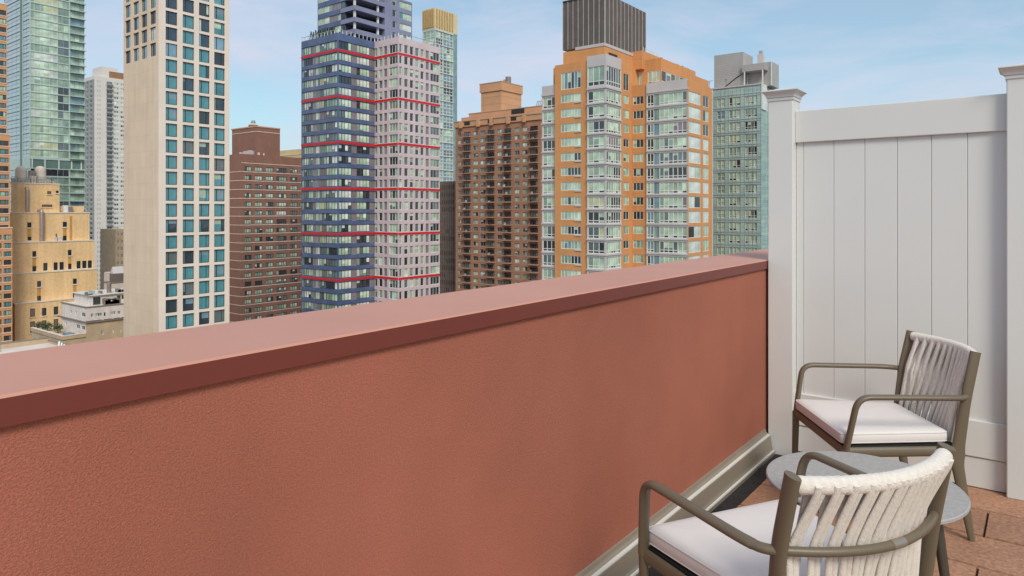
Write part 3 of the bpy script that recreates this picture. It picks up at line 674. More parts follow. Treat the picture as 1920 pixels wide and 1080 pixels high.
# ---- distant white slab tower
D = 409; fh = 8.9 * D / F
cu, cv = P(177.5, D); SS, SE = Face('S', cv), Face('E', cu)
B = Building('white_slab_tower', 'distant white slab tower with strips of tiny windows, left of the precast tower', 'apartment block', cu, cv, seed=28)
M_SW = mat('white painted brick', c(214, 206, 198), .8, ns=.1, amt=.05); M_SWG = mat('grey balcony and shaded side wall', c(150, 150, 146), .8)
sL = SS.s(155); eR = SE.s(246); zt = SE.z(145, SE.s(200)); zt2 = SE.z(152, cv)
B.mb('wall').box(sL, cu, cv, eR, GZ, zt, M_SW)
style('sw_d', (1,), [(G_DARK, 3), (G_MID, 2)], FR_W, .15); style('sw_w', (1, 1), [(G_PALE, 3), (G_MID, 3), (G_DARK, 1), (G_PALE2, 2)], FR_W, .2)
style('sw_b', (1, 1), [(G_DARK, 2), (G_MID, 3), (G_GREEN, 1)], FR_G, .2)
rows = []; rows2 = []; z = zt - 2.5
for k in range(48):
    rows.append((z - 1.5, z, [(SE.s(182.5), SE.s(184.3), 'sw_d'), (SE.s(186.6), SE.s(188.4), 'sw_d'), (SE.s(199.5), SE.s(210.5), 'sw_b'), (SE.s(213.5), SE.s(222.5), 'sw_w'), (SE.s(225.5), SE.s(234), 'sw_w'), (SE.s(237), SE.s(244), 'sw_w')]))
    rows2.append((z - 1.7, z, [(SS.s(162), SS.s(166), 'sw_d'), (SS.s(168.5), SS.s(174), 'sw_d')]))
    B.mb('balcony').fbox(SE, SE.s(199), SE.s(211), z - 2.2, z - 1.5, .2, 1.4, M_SWG); z -= fh
openings(B, SE, cv - .2, eR, GZ, zt, rows, .2, M_SW); openings(B, SS, sL, cu, GZ, zt - 2, rows2, .2, M_SWG)  # shade on the left side face is painted in with the greyer wall colour
pz = SE.z(126, SE.s(205)); B.mb('penthouse').box(cu - 14, cu - 1, SE.s(192), SE.s(222), zt, pz, M_SW); B.mb('penthouse').box(cu - 10, cu - .5, SE.s(206), SE.s(240), zt, zt + 4, mat('rust roof screen', c(150, 112, 78), .8))
B.finish()

# ---- tan stepped telephone building
cu, cv = P(26, 215); SE = Face('E', cu)
B = Building('stepped_tan_building', 'windowless tan brick building stepping up in tiers with white cooling tanks on top', 'building', cu, cv, seed=31)
M_TAN = mat('tan brick', c(236, 198, 146), .88, ns=.1, amt=.09, stain=.1, brick=(.9, .42, .04, .9, .93), speck=(1.4, .05)); M_TAN2 = mat('tan stain patch', c(196, 142, 76), .85, ns=.6, amt=.15); M_TPAT = mat('pale tan patch', c(230, 196, 136), .85, ns=.4, amt=.05)
M_COPE = mat('white coping', c(220, 206, 188), .7); M_PIPE = mat('galvanised duct', c(176, 160, 152), .45, metal=.4); M_TANK = mat('cream tank', c(214, 202, 186), .6, ns=.5, amt=.08, stain=.08)
style('t_win', (1,), [(G_DARK, 1)], FR_D, .15); style('t_louv', (1,), [(M_DB, 1)], FR_D, .15)
def tier(off, pL, pR, yt, yref, zlow, wins=(), seed=0):
    fc = Face('E', cu + off); a = fc.s(pL); b = fc.s(pR); z = fc.z(yt, fc.s(yref)) if yref else fc.z(yt, a)
    for x0, x1, y0, y1, st_ in wins:
        q = fc.s(x0); B.win(fc, q, fc.s(x1), fc.z(y1, q), fc.z(y0, q), st_, d=.31)
        B.mb('wall').fbox(fc, q - .25, fc.s(x1) + .25, fc.z(y1, q) - .35, fc.z(y1, q), .3, .5, M_COPE if st_ == 't_win' else M_TAN)
    B.mb('wall').fbox(fc, a, b, GZ, z, 0, .3, M_TAN)
    B.mb('coping').box(cu + off - 1.2, cu + off + .45, a - .1, b + .1, z, z + .35, M_COPE)
    return fc, z
# tiers: each lower one stands further forward
f1, z1 = tier(0, 21, 111, 345, 60, None, [(88, 95, 358.5, 364, 't_louv'), (104, 109, 357.5, 362, 't_win'), (78, 97, 383.5, 388, 't_louv')])
f2, z2 = tier(1.5, 18, 167, 400, 100, None, [(50.5, 58, 417, 426.5, 't_win'), (117, 124.5, 416, 425.5, 't_win'), (51, 58, 444, 451, 't_win'), (117.3, 124, 442, 451.4, 't_win')])
f3, z3 = tier(3.0, 18, 176.5, 454, 100, None, [(60, 67, 471, 481.5, 't_win'), (126.5, 133, 468.5, 479, 't_win'), (60, 67, 499, 509, 't_win'), (80.5, 88, 493, 507.6, 't_win'), (100, 107, 492, 506.6, 't_win'), (111, 118.5, 491.4, 506, 't_win'), (127, 133, 494.5, 504.8, 't_win'), (143, 150, 489.5, 503.6, 't_win'), (153.5, 161, 489, 503.1, 't_win'), (164, 171, 488.4, 502.6, 't_win')])
f4, z4 = tier(4.6, 18, 182, 510, 100, None, [(69, 76, 527, 538, 't_win'), (136, 143, 522.5, 532.6, 't_win'), (69, 76, 555, 565, 't_win'), (136, 143, 549, 559, 't_win')])
f5, z5 = tier(6.2, 27, 182, 568, 60, None, [(56, 64.5, 579, 594, 't_louv'), (78, 86, 577.5, 592, 't_win'), (100, 108, 575, 590, 't_win'), (56, 64.5, 603, 624, 't_louv'), (78, 86, 601, 621, 't_louv'), (100, 108, 598.5, 618, 't_louv'), (64, 74, 637, 642, 't_win')])
for fc, x0, x1, y0, y1, m in ((f1, 72, 103, 357, 374, M_TPAT), (f2, 50.7, 57.8, 427, 443.6, M_TAN2), (f2, 117.4, 124.2, 426, 441.6, M_TAN2), (f2, 130, 134.5, 405, 451, M_TAN2), (f3, 60.2, 66.8, 482, 498.5, M_TAN2), (f3, 127, 132.8, 479.5, 494, M_TAN2), (f4, 69.2, 75.8, 538.5, 554.5, M_TAN2), (f4, 136.2, 142.8, 533, 548.6, M_TAN2), (f4, 133, 142, 497, 505, M_TAN2)):
    if fc is f4 and y0 == 497: continue
    if m is M_TPAT: 
        x1 = 87.6
    ps = MB(B.o); q = fc.s(x0); ps.fbox(fc, fc.s(x0), fc.s(x1), fc.z(y1, q), fc.z(y0, q), .3, .335, m); ps.build('brick_patch', B.root)
# raised stair block and roof gear on tier two
q0 = f2.s(112); B.mb('wall').box(cu - 8, cu - 1, q0, f2.s(163), z2 - 3, z2 + 2.4, M_TAN)
B.piece('roof_unit', FR_W, cu - .8, cu + .2, f2.s(122), f2.s(131), z2 + .3, z2 + 2.6); B.piece('roof_unit', M_RIB, cu - .8, cu, f2.s(132), f2.s(140), z2 + .3, z2 + 2.2)
for x_, y_ in ((104, 0), (110, 0), (114, 0)): B.piece('roof_unit', M_GY, cu + 1.7, cu + 2.4, f3.s(x_), f3.s(x_ + 4), z3 + .3, z3 + 1.6)
B.piece('roof_mast', M_VNT, cu + 2, cu + 2.3, f3.s(107), f3.s(107.6), z3, z3 + 2.8)
pp = B.mb('duct')
q = f1.s(49); zt_ = f1.z(353, q); zb_ = f2.z(398, q)
pp.sweep(rounded([(cu - .3, q, zt_ - .8), (cu - .3, q, zt_), (cu + 1.0, q, zt_), (cu + 1.0, q, zb_)], .6), .52, .52, M_PIPE, 10, side=(0, 1, 0))
q = f2.s(75.5); pp.sweep(rounded([(cu + .5, q, z2 + .8), (cu + 2.7, q, z2 + .8), (cu + 2.7, q, z3 + .3)], .6), .6, .6, M_PIPE, 10, side=(0, 1, 0))
# cooling tanks and screen
for pa, pb in ((36, 58), (73, 94)):
    a, b = f1.s(pa), f1.s(pb); m = MB(B.o); yc = (a + b) / 2; rr = (b - a) / 2; zc_ = f1.z(318, yc)
    prof = [(z1, rr), (zc_ - .2, rr), (zc_ + .5, rr * .9), (zc_ + 1.0, rr * .66), (zc_ + 1.25, rr * .3)]
    for (za, r0), (zb_, r1) in zip(prof, prof[1:]): m.cyl(cu - 2 - rr, yc, za, zb_, r0, r1, M_TANK, 20)
    m.build('cooling_tank', B.root)
sc = B.mb('roof_screen'); 
for pa, pb, yy in ((25, 36, 330), (36, 60, 333), (60, 72, 322), (73, 100, 331), (100, 110, 335)):
    a, b = f1.s(pa), f1.s(pb); zz_ = f1.z(yy, a)
    n = int((b - a) / .9) + 1
    for i in range(n + 1): q = a + (b - a) * i / n; sc.box(cu - 1.4, cu - 1.2, q - .05, q + .05, z1, zz_, FR_G)
    sc.box(cu - 1.42, cu - 1.18, a, b, zz_ - .15, zz_, FR_G); sc.box(cu - 1.42, cu - 1.18, a, b, (zz_ + z1) / 2, (zz_ + z1) / 2 + .12, FR_G)
    sc.box(cu - 2.1, cu - 2.0, a, b, z1, z1 + (zz_ - z1) * .7, M_TANK)
sc.box(cu - 4, cu - 2.2, f1.s(61), f1.s(71), z1, f1.z(319, f1.s(60)), M_RIB)
B.finish()

# ---- orange block at the left edge
D = 196
cu, cv = P(-60, D); SE = Face('E', cu)
B = Building('orange_edge_block', 'orange brick block cut off by the left edge, with wide blue windows', 'apartment block', cu, cv, seed=34)
M_OB = mat('orange edge brick', c(208, 150, 104), .85, ns=.25, amt=.08)
style('ob', (1, 1.6, 1), [(G_BLUE, 3), (G_DARK, 3), (G_TEAL, 1), (G_PALE, 2), (G_MID, 1)], FR_D, .1)
for off, pe_, yt_, wx, lo_, hi_ in ((0, 12.5, 8, (-9, 11), 0, 256), (1.2, 18, 252, (-6, 15.5), 256, 425), (2.4, 22.5, 428, (6.5, 20.5), 430, 670)):
    fc = Face('E', cu + off); e = fc.s(pe_); zt = fc.z(yt_, fc.s(5)); zlo = GZ
    B.mb('wall').box(cu - 15, cu + off, cv, e, GZ, zt, M_OB)
    rows = []; y = yt_ + 12
    while y < hi_ + 30:
        q = fc.s(8); ops = [(fc.s(wx[0]), fc.s(wx[1]), 'ob')]
        if off > 2: ops.append((fc.s(-10), fc.s(2.4), 'ob'))
        rows.append((fc.z(y + 9.3, q), fc.z(y, q), ops)); y += 15.8
    openings(B, fc, cv, e, GZ, zt, rows, .25, M_OB)
    B.mb('coping').box(cu + off - 1, cu + off + .35, cv, e + .1, zt, zt + .3, M_COPE)
    for z0_, z1_, _ in rows: B.mb('sill').fbox(fc, cv, e, z0_ - .25, z0_ - .08, .25, .34, M_COPE)
B.finish()

# ---- grey house behind, louvre block, beige block
cu, cv = P(163, 162)
SS, SE = Face('S', cv), Face('E', cu)
B = Building('penthouse_building', 'small tan brick building with a white painted penthouse and roof terrace', 'building', cu, cv, seed=37)
M_WR = mat('white roof membrane', c(208, 200, 190), .8, ns=.3, amt=.1)
M_WP = mat('white painted penthouse', c(216, 204, 196), .8, ns=.3, amt=.08, stain=.1); M_TB = mat('beige brick', c(186, 162, 132), .9, ns=.4, amt=.12, stain=.05)
sL = SS.s(117); eR = SE.s(262); zt = SE.z(577, cv); zm = SE.z(604, cv)
style('pb', (1, 1), [(G_DARK, 3), (G_MID, 1)], FR_W, .1); style('pb3', (1, 1, 1), [(G_MID, 2), (G_PALE, 2), (G_DARK, 1)], FR_W, .1)
B.mb('wall').box(sL, cu, cv, eR, GZ, zt, M_WP)
xE = lambda x: SE.s(80 + x / 6); xS = lambda x: SS.s(80 + x / 6)
def rowz(fc, x, y0, y1): q = fc.s(80 + x / 6); return fc.z(480 + y1 / 6, q), fc.z(480 + y0 / 6, q)
r1 = rowz(SE, 560, 648, 688); r2_ = rowz(SE, 670, 840, 884)
openings(B, SE, cv - .2, eR, zm, zt, [(r1[0], r1[1], [(xE(538), xE(572), 'pb'), (xE(590), xE(668), 'pb3'), (xE(685), xE(703), 't_win'), (xE(758), xE(820), 'pb3'), (xE(842), xE(874), 'pb')])], .2, M_WP)
openings(B, SE, cv - .2, eR, GZ, zm, [(r2_[0], r2_[1], [(xE(656), xE(686), 'pb'), (xE(780), xE(796), 'pb'), (xE(864), xE(884), 'pb')]), (r2_[0] + 3, r2_[1] + 2.7, [(xE(662), xE(684), 'pb'), (xE(776), xE(792), 'pb'), (xE(866), xE(882), 'pb')]), (r2_[0] - 3, r2_[1] - 3, [(xE(520 + i * 55), xE(548 + i * 55), 'pb') for i in range(8)])], .2, M_TB)
r3 = rowz(SS, 380, 617, 665)
openings(B, SS, sL, cu, GZ, zt, [(r3[0], r3[1], [(xS(318), xS(340), 'pb'), (xS(378), xS(396), 'pb'), (xS(445), xS(490), 'pb')]), (r3[0] - 3.1, r3[1] - 3.1, [(xS(266), xS(286), 'pb'), (xS(388), xS(428), 'pb'), (xS(446), xS(488), 'pb')]), (r3[0] - 5.9, r3[1] - 5.9, [(xS(388), xS(424), 'pb'), (xS(446), xS(480), 'pb')])], .2, M_WP)
B.mb('roof').box(sL, cu, cv, eR, zt, zt + .05, M_WR); B.mb('coping').box(sL - .3, cu + .35, cv - .35, cv, zt, zt + .2, M_RIB); B.mb('coping').box(cu - .3, cu + .35, cv, eR, zt, zt + .2, M_RIB)
B.mb('coping').fbox(SE, cv - .55, eR, zm - .2, zm + .15, .2, .55, M_RIB); B.mb('coping').fbox(SS, sL - 2, cu, zm - .2, zm + .15, .2, .55, M_RIB)
# roof house
HS = Face('S', cv + 2.2); hu = HS.s(176) - 1.5; ph = B.mb('roof_house'); zh = zt + 2.3
hl = HS.s(139); HF = Face('E', hu)
ph.box(hl, hu, cv + 2.2, cv + 14, zt, zh, M_WP); ph.box(hl - .4, hu + .5, cv + 1.8, cv + 14.4, zh, zh + .2, M_WR)
for a, b, z0_, z1_ in ((2.6, 4.2, .1, 1.9), (8, 8.8, .9, 1.8), (9.1, 9.9, .9, 1.8), (11.5, 12.8, .1, 2)): ph.fbox(HF, cv + a, cv + b, zt + z0_, zt + z1_, .01, .06, G_DARK)
gr = B.mb('roof_tank'); gr.cyl(hu - 2, cv + 7, zh + .2, zh + 2.6, .5, .5, M_RIB, 10); gr = B.mb('roof_fan'); gr.cyl(hu - 1.2, cv + 11, zh + .2, zh + 1.4, .8, .3, M_GY, 10)
for i in range(14): a = B.rng.uniform(1, 14); B.piece('roof_unit', B.rng.choice([M_RIB, M_GY, M_GG]), hu - 3 + B.rng.uniform(0, 2), hu - .6, cv + a, cv + a + B.rng.uniform(.3, 1), zh + .2, zh + B.rng.uniform(.4, 1.2))
for i in range(12): a = xE(720 + i * 14); hh = B.rng.uniform(.4, 1.4); B.piece('roof_unit', B.rng.choice([M_RIB, M_VNT, M_GY]), cu - 2.4, cu - 1.4, a, a + .7, zt + .2, zt + .2 + hh)
# lower terrace in front
tf = Face('S', cv - 6); zte = SS.z(628, SS.s(150)); tr = B.mb('terrace')
tl = SS.s(103); tr.box(tl, cu - .1, cv - 5, cv - .25, GZ, zte, M_TB); tr.box(tl - .2, cu + .1, cv - 5.2, cv - 4.7, zte, zte + .8, M_TB); tr.box(cu - .4, cu + .1, cv - 4.7, cv - .25, zte, zte + .8, M_TB)
tr.box(tl, cu - .5, cv - 5.25, cv - 4.65, zte + .8, zte + .95, M_COPE); tr.box(cu - .45, cu + .15, cv - 4.65, cv - .25, zte + .8, zte + .95, M_COPE)
M_POOL = mat('blue awning cloth', c(96, 140, 160), .6); tr.box(cu - 4.5, cu - 2, cv - 3.5, cv - 1.8, zte + .1, zte + .9, M_POOL)
B.finish()
M_LEAF = mat('terrace leaves', (.06, .1, .04, 1), .8, ns=3, amt=.4, rnd=.35)
for i, (x_, dv, lb) in enumerate(((100, -3.4, 'low leafy bush at the far end of the small roof terrace'), (112, -2.6, 'leafy bush in the middle of the small roof terrace'), (128, -2.2, 'round bush beside the blue cloth on the small roof terrace'))):
    q = SS.s(x_) + (1.5 if i < 1 else 0); p0 = (q, cv + dv, zte); rt = empty('terrace_bush', p0, lb, 'bush', 'bushes on the small roof terrace')
    m = MB(p0); m.cyl(q, cv + dv, zte, zte + 1.0, .1, .07, M_TRK, 6); m.build('trunk', rt); m = MB(p0); rg_ = random.Random(50 + i)
    for j in range(400):
        d_ = Vector((rg_.gauss(0, 1), rg_.gauss(0, 1), rg_.gauss(0, .7))).normalized() * rg_.uniform(.4, 1.15); p = Vector((q, cv + dv, zte + 1.3)) + d_; a = Vector((rg_.uniform(-1, 1), rg_.uniform(-1, 1), rg_.uniform(-1, 1))).normalized() * .16; b = a.cross(Vector((rg_.uniform(-1, 1), 1, .3))).normalized() * .1
        m.add([p - a, p + b, p + a, p - b], [(0, 1, 2, 3)], M_LEAF)
    m.build('crown', rt)

cu, cv = P(208, 205); SS, SE = Face('S', cv), Face('E', cu)
B = Building('stucco_block', 'pale stucco block with a hipped grey louvre box on its roof', 'building', cu, cv, seed=40)
M_ST = mat('pale stucco', c(206, 192, 180), .85, ns=.3, amt=.08, stain=.08); zt = SE.z(531, cv)
B.mb('wall').box(SS.s(195), cu, cv, SE.s(262), GZ, zt, M_ST); B.mb('wall').box(SS.s(182), SS.s(197), cv + 2, SE.s(230), GZ, SS.z(512, SS.s(190)), M_ST)
B.mb('wall').box(SS.s(195) - .2, cu + .2, cv - .2, SE.s(262), zt, zt + .25, M_RIB)
for x_ in (218, 233): B.win(SE, SE.s(x_), SE.s(x_ + 2.5), SE.z(547, cv), SE.z(543.5, cv), 't_win')
z0_ = zt + .25; x0, x1, y0, y1 = SS.s(199), cu - 1, cv + 1, SE.s(238); z1_ = SE.z(514, cv); lb = B.mb('louvre_box')
lb.box(x0, x1, y0, y1, z0_, z1_, M_RIB)
for i in range(7): zz_ = z0_ + (z1_ - z0_) * (i + .3) / 7; lb.box(x0 - .06, x1 + .08, y0 - .08, y1, zz_, zz_ + .15, M_DB)
mx_, my_ = (x0 + x1) / 2, (y0 + y1) / 2
lb.add([(x0, y0, z1_), (x1, y0, z1_), (x1, y1, z1_), (x0, y1, z1_), (mx_, my_ - 1.5, z1_ + 2), (mx_, my_ + 1.5, z1_ + 2)], [(0, 1, 4), (1, 2, 5, 4), (2, 3, 5), (3, 0, 4, 5)], M_GY)
B.finish()
cu, cv = P(216, 300); SE = Face('E', cu)
B = Building('beige_block', 'far beige brick block squeezed between the white slab and the precast tower', 'apartment block', cu, cv, seed=41)
zt = SE.z(430, SE.s(225)); B.mb('wall').box(cu - 15, cu, cv, SE.s(262), GZ, zt, M_TB)
openings(B, SE, cv, SE.s(262), GZ, zt, [(zt - 3 - k * 3.1, zt - 1.4 - k * 3.1, [(SE.s(220 + i * 7), SE.s(223.5 + i * 7), 'pb') for i in range(5)]) for k in range(12)], .2, M_TB)
B.finish()
# ---- near low roof at lower left
cu, cv = P(90, 125); zr = CAMH - 248 / F * 125
B = Building('low_roof_building', 'low building seen from above, its flat white roof edged by a dark parapet', 'building', cu, cv, seed=44)
B.mb('roof').box(cu, cu + 40, cv - 60, cv, GZ, zr, M_WR)
B.mb('parapet').box(cu - .5, cu, cv - 60, cv + .5, GZ, zr + .9, M_TB); B.mb('parapet').box(cu - .6, cu + .1, cv - 60, cv + .6, zr + .9, zr + 1.0, M_RIB)
B.mb('parapet').box(cu, cu + 40, cv, cv + .5, GZ, zr + .5, M_TB); B.mb('parapet').box(cu + .1, cu + 40, cv - .1, cv + .6, zr + .5, zr + .6, M_RIB)
for i in range(4):
    vn = MB(B.o); xx, yy = P(111.5 + i * 4.6, 121 - i * .8)
    vn.sweep(rounded([(xx, yy, zr - .5), (xx, yy, zr + 1.0 - i * .1), (xx + .45, yy - .2, zr + .95 - i * .1), (xx + .6, yy - .3, zr + .1)], .25), .16, .16, FR_W, 8, side=(0, 1, 0)); vn.build('roof_vent', B.root)
B.mb('roof_mast').cyl(cu + 3, cv - 8, zr, zr + 4.2, .05, .05, M_RIB, 5)
B.finish()

# ------------------------------------------------------------ terrace
# deck: pavers on the deck slab, dark drain strip along the parapet curb
M_SLAB = mat('joint sand', c(66, 46, 38), .95)
M_PAV = mat('terracotta paver', c(160, 118, 92), .85, ns=7, amt=.1, bump=.003, bs=70, rnd=.13, speck=(60, .2))
m = MB(); m.box(-1.118, 9, -8, 9, -.35, -.012, M_SLAB)
PV = .305; v = 3.475 - PV * 36; r_ = 0
while v < 7.5:
    u = -1.118 + .003 + (-(PV / 2) if r_ % 2 else 0)
    while u < 6:
        a = max(u, -1.115); b = u + PV - .0065
        if b - a > .03:
            zt = random.uniform(-.0008, .0012); g = .0025
            x0, x1, y0, y1 = a, b, v, v + PV - .011
            m.add([(x0, y0, -.0118), (x1, y0, -.0118), (x1, y1, -.0118), (x0, y1, -.0118), (x0 + g, y0 + g, zt), (x1 - g, y0 + g, zt), (x1 - g, y1 - g, zt), (x0 + g, y1 - g, zt)],
                  [(4, 5, 6, 7), (0, 1, 5, 4), (1, 2, 6, 5), (2, 3, 7, 6), (3, 0, 4, 7)], M_PAV)
        u += PV
    v += PV; r_ += 1
tag(m.build('floor'), kind='structure')
m = MB(); m.box(-1.235, -1.118, -8, 9, -.35, -.02, mat('black drain strip', (.012, .011, .012, 1), .7, ns=15, amt=.5, bump=.004, bs=60))
tag(m.build('drain_channel'), kind='structure')

M_STU = mat('terracotta stucco', c(160, 97, 78), .93, ns=1.4, amt=.12, bump=.002, bs=340, spec=.25, stain=.09, speck=(240, .13))
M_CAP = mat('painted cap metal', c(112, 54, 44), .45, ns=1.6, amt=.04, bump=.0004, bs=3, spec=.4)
pr = empty('parapet_wall', (-1.42, 2, 0), 'long terracotta stucco parapet wall with a smooth painted cap', 'parapet')
O = (-1.42, 2, 0)
m = MB(O); m.box(-1.58, -1.262, -8, 9, -4, 1.025, M_STU); m.build('wall_face', pr)
m = MB(O)
prof = [(-1.262, 1.022), (-1.25, 1.022), (-1.25, 1.066), (-1.2545, 1.0705), (-1.595, 1.074), (-1.6, 1.069), (-1.6, 1.0), (-1.585, 1.0)]
ys = [-8 + i * .25 for i in range(69)]
vs = [(x, y, z) for y in ys for x, z in prof]; K = len(prof)
M_CAPT = mat('cap top paint with sky light added', c(192, 136, 116), .5, ns=2.2, amt=.05, bump=.0006, bs=3, spec=.5)  # sky-lit brightness of the cap top is put into this paler colour
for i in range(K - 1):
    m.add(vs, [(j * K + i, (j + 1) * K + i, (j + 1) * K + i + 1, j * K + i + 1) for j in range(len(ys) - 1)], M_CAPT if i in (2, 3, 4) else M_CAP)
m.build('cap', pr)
M_FL = mat('champagne metal flashing', c(150, 138, 122), .38, ns=1.2, amt=.08, metal=.35, spec=.6)
m = MB(O)
prof = [(-1.262, .115), (-1.254, .112), (-1.252, .098), (-1.236, .083), (-1.23, .078), (-1.219, .012), (-1.212, .0), (-1.204, -.003), (-1.204, -.03)]
K = len(prof); vs = [(x, y, z) for y in (-8, 3.99) for x, z in prof]
m.add(vs, [(i, K + i, K + i + 1, i + 1) for i in range(K - 1)], M_FL)
m.box(-1.247, -1.229, -8, 3.985, .0835, .0895, FR_W); m.box(-1.2125, -1.206, -8, 3.985, -.002, .006, FR_W)
o = m.build('base_flashing', pr)

# privacy fence
M_VIN = mat('white vinyl', c(211, 210, 206), .42, ns=1.5, amt=.02, bump=.0004, bs=4)
FO = (-.6, 4.06, 0)
fr = empty('privacy_fence', FO, 'white vinyl privacy fence panel between two capped square posts', 'fence')
for i, u0 in enumerate((-1.247, -.145)):
    m = MB(FO); m.box(u0, u0 + .137, 4.0, 4.137, -.03 if i == 0 else 0, 1.975, M_VIN); po = m.build('post', fr, .005)
    m = MB(FO); cx_, cy_ = u0 + .0685, 4.0685
    pf = [(.0685, 1.968), (.073, 1.968), (.074, 1.980), (.0695, 1.983), (.076, 1.986), (.0785, 1.998), (.084, 2.006), (.092, 2.014), (.1, 2.019), (.1, 2.024), (.0, 2.046)]
    for (r0, za), (r1, zb) in zip(pf, pf[1:]):
        q = [(cx_ + sx * r, cy_ + sy * r, z_) for r, z_ in ((r0, za), (r1, zb)) for sx, sy in ((-1, -1), (1, -1), (1, 1), (-1, 1))]
        m.add(q, [(k, (k + 1) % 4, 4 + (k + 1) % 4, 4 + k) for k in range(4)], M_VIN)
    m.build('post_cap', po)
def rail(z0, z1, v0, v1, name, bev=.004):
    m = MB(FO); m.box(-1.11, -.145, v0, v1, z0, z1, M_VIN); return m.build(name, fr, bev)
rail(1.73, 1.908, 4.045, 4.095, 'top_rail'); rail(.152, .33, 4.045, 4.095, 'bottom_rail'); rail(.004, .148, 4.052, 4.09, 'kick_board', .003)
us = [-1.11, -1.0705, -.9135, -.7605, -.608, -.4555, -.303, -.145]
for a, b in zip(us, us[1:]):
    m = MB(FO); g = .0022
    pl = [(a + .0005, 4.0655), (a + g + .0005, 4.062), (b - g - .0005, 4.062), (b - .0005, 4.0655), (b - .0005, 4.082), (a + .0005, 4.082)]
    vs = [(x, y, z_) for z_ in (.33, 1.73) for x, y in pl]; m.add(vs, [(k, (k + 1) % 6, 6 + (k + 1) % 6, 6 + k) for k in range(6)], M_VIN)
    m.build('board', fr)

# ------------------------------------------------------------ furniture
M_FRM = mat('taupe powder coat', c(104, 92, 74), .42, ns=6, amt=.04, bump=.0003, bs=300, spec=.5)
def rope_mat():
    m = mat('woven rope', c(216, 207, 195), .95, ns=90, amt=.08, spec=.2)
    n = m.node_tree.nodes; l = m.node_tree.links; b = n['Principled BSDF']; t = n.new('ShaderNodeTexCoord')
    vo = n.new('ShaderNodeTexVoronoi'); vo.inputs['Scale'].default_value = 260; l.new(t.outputs['Object'], vo.inputs['Vector'])
    bp = n.new('ShaderNodeBump'); bp.inputs['Distance'].default_value = .0009; bp.invert = True; l.new(vo.outputs['Distance'], bp.inputs['Height']); l.new(bp.outputs[0], b.inputs['Normal'])
    b.inputs['Sheen Weight'].default_value = .3
    return m
M_ROPE = rope_mat()
M_CUSH = mat('off white outdoor fabric', c(219, 212, 207), .9, ns=3, amt=.03, bump=.0006, bs=500, spec=.2)
M_BLK = mat('black webbing', (.01, .01, .01, 1), .8)
ZT, XT, WT = .774, -.283, .490; ZA, XA, WA = .593, -.244, .498; ZR, XS_, WS_ = .372, -.217, .474; XF, WF = -.272, .477
FA, WFA, FRR, WFR = .206, .593, .25, .548
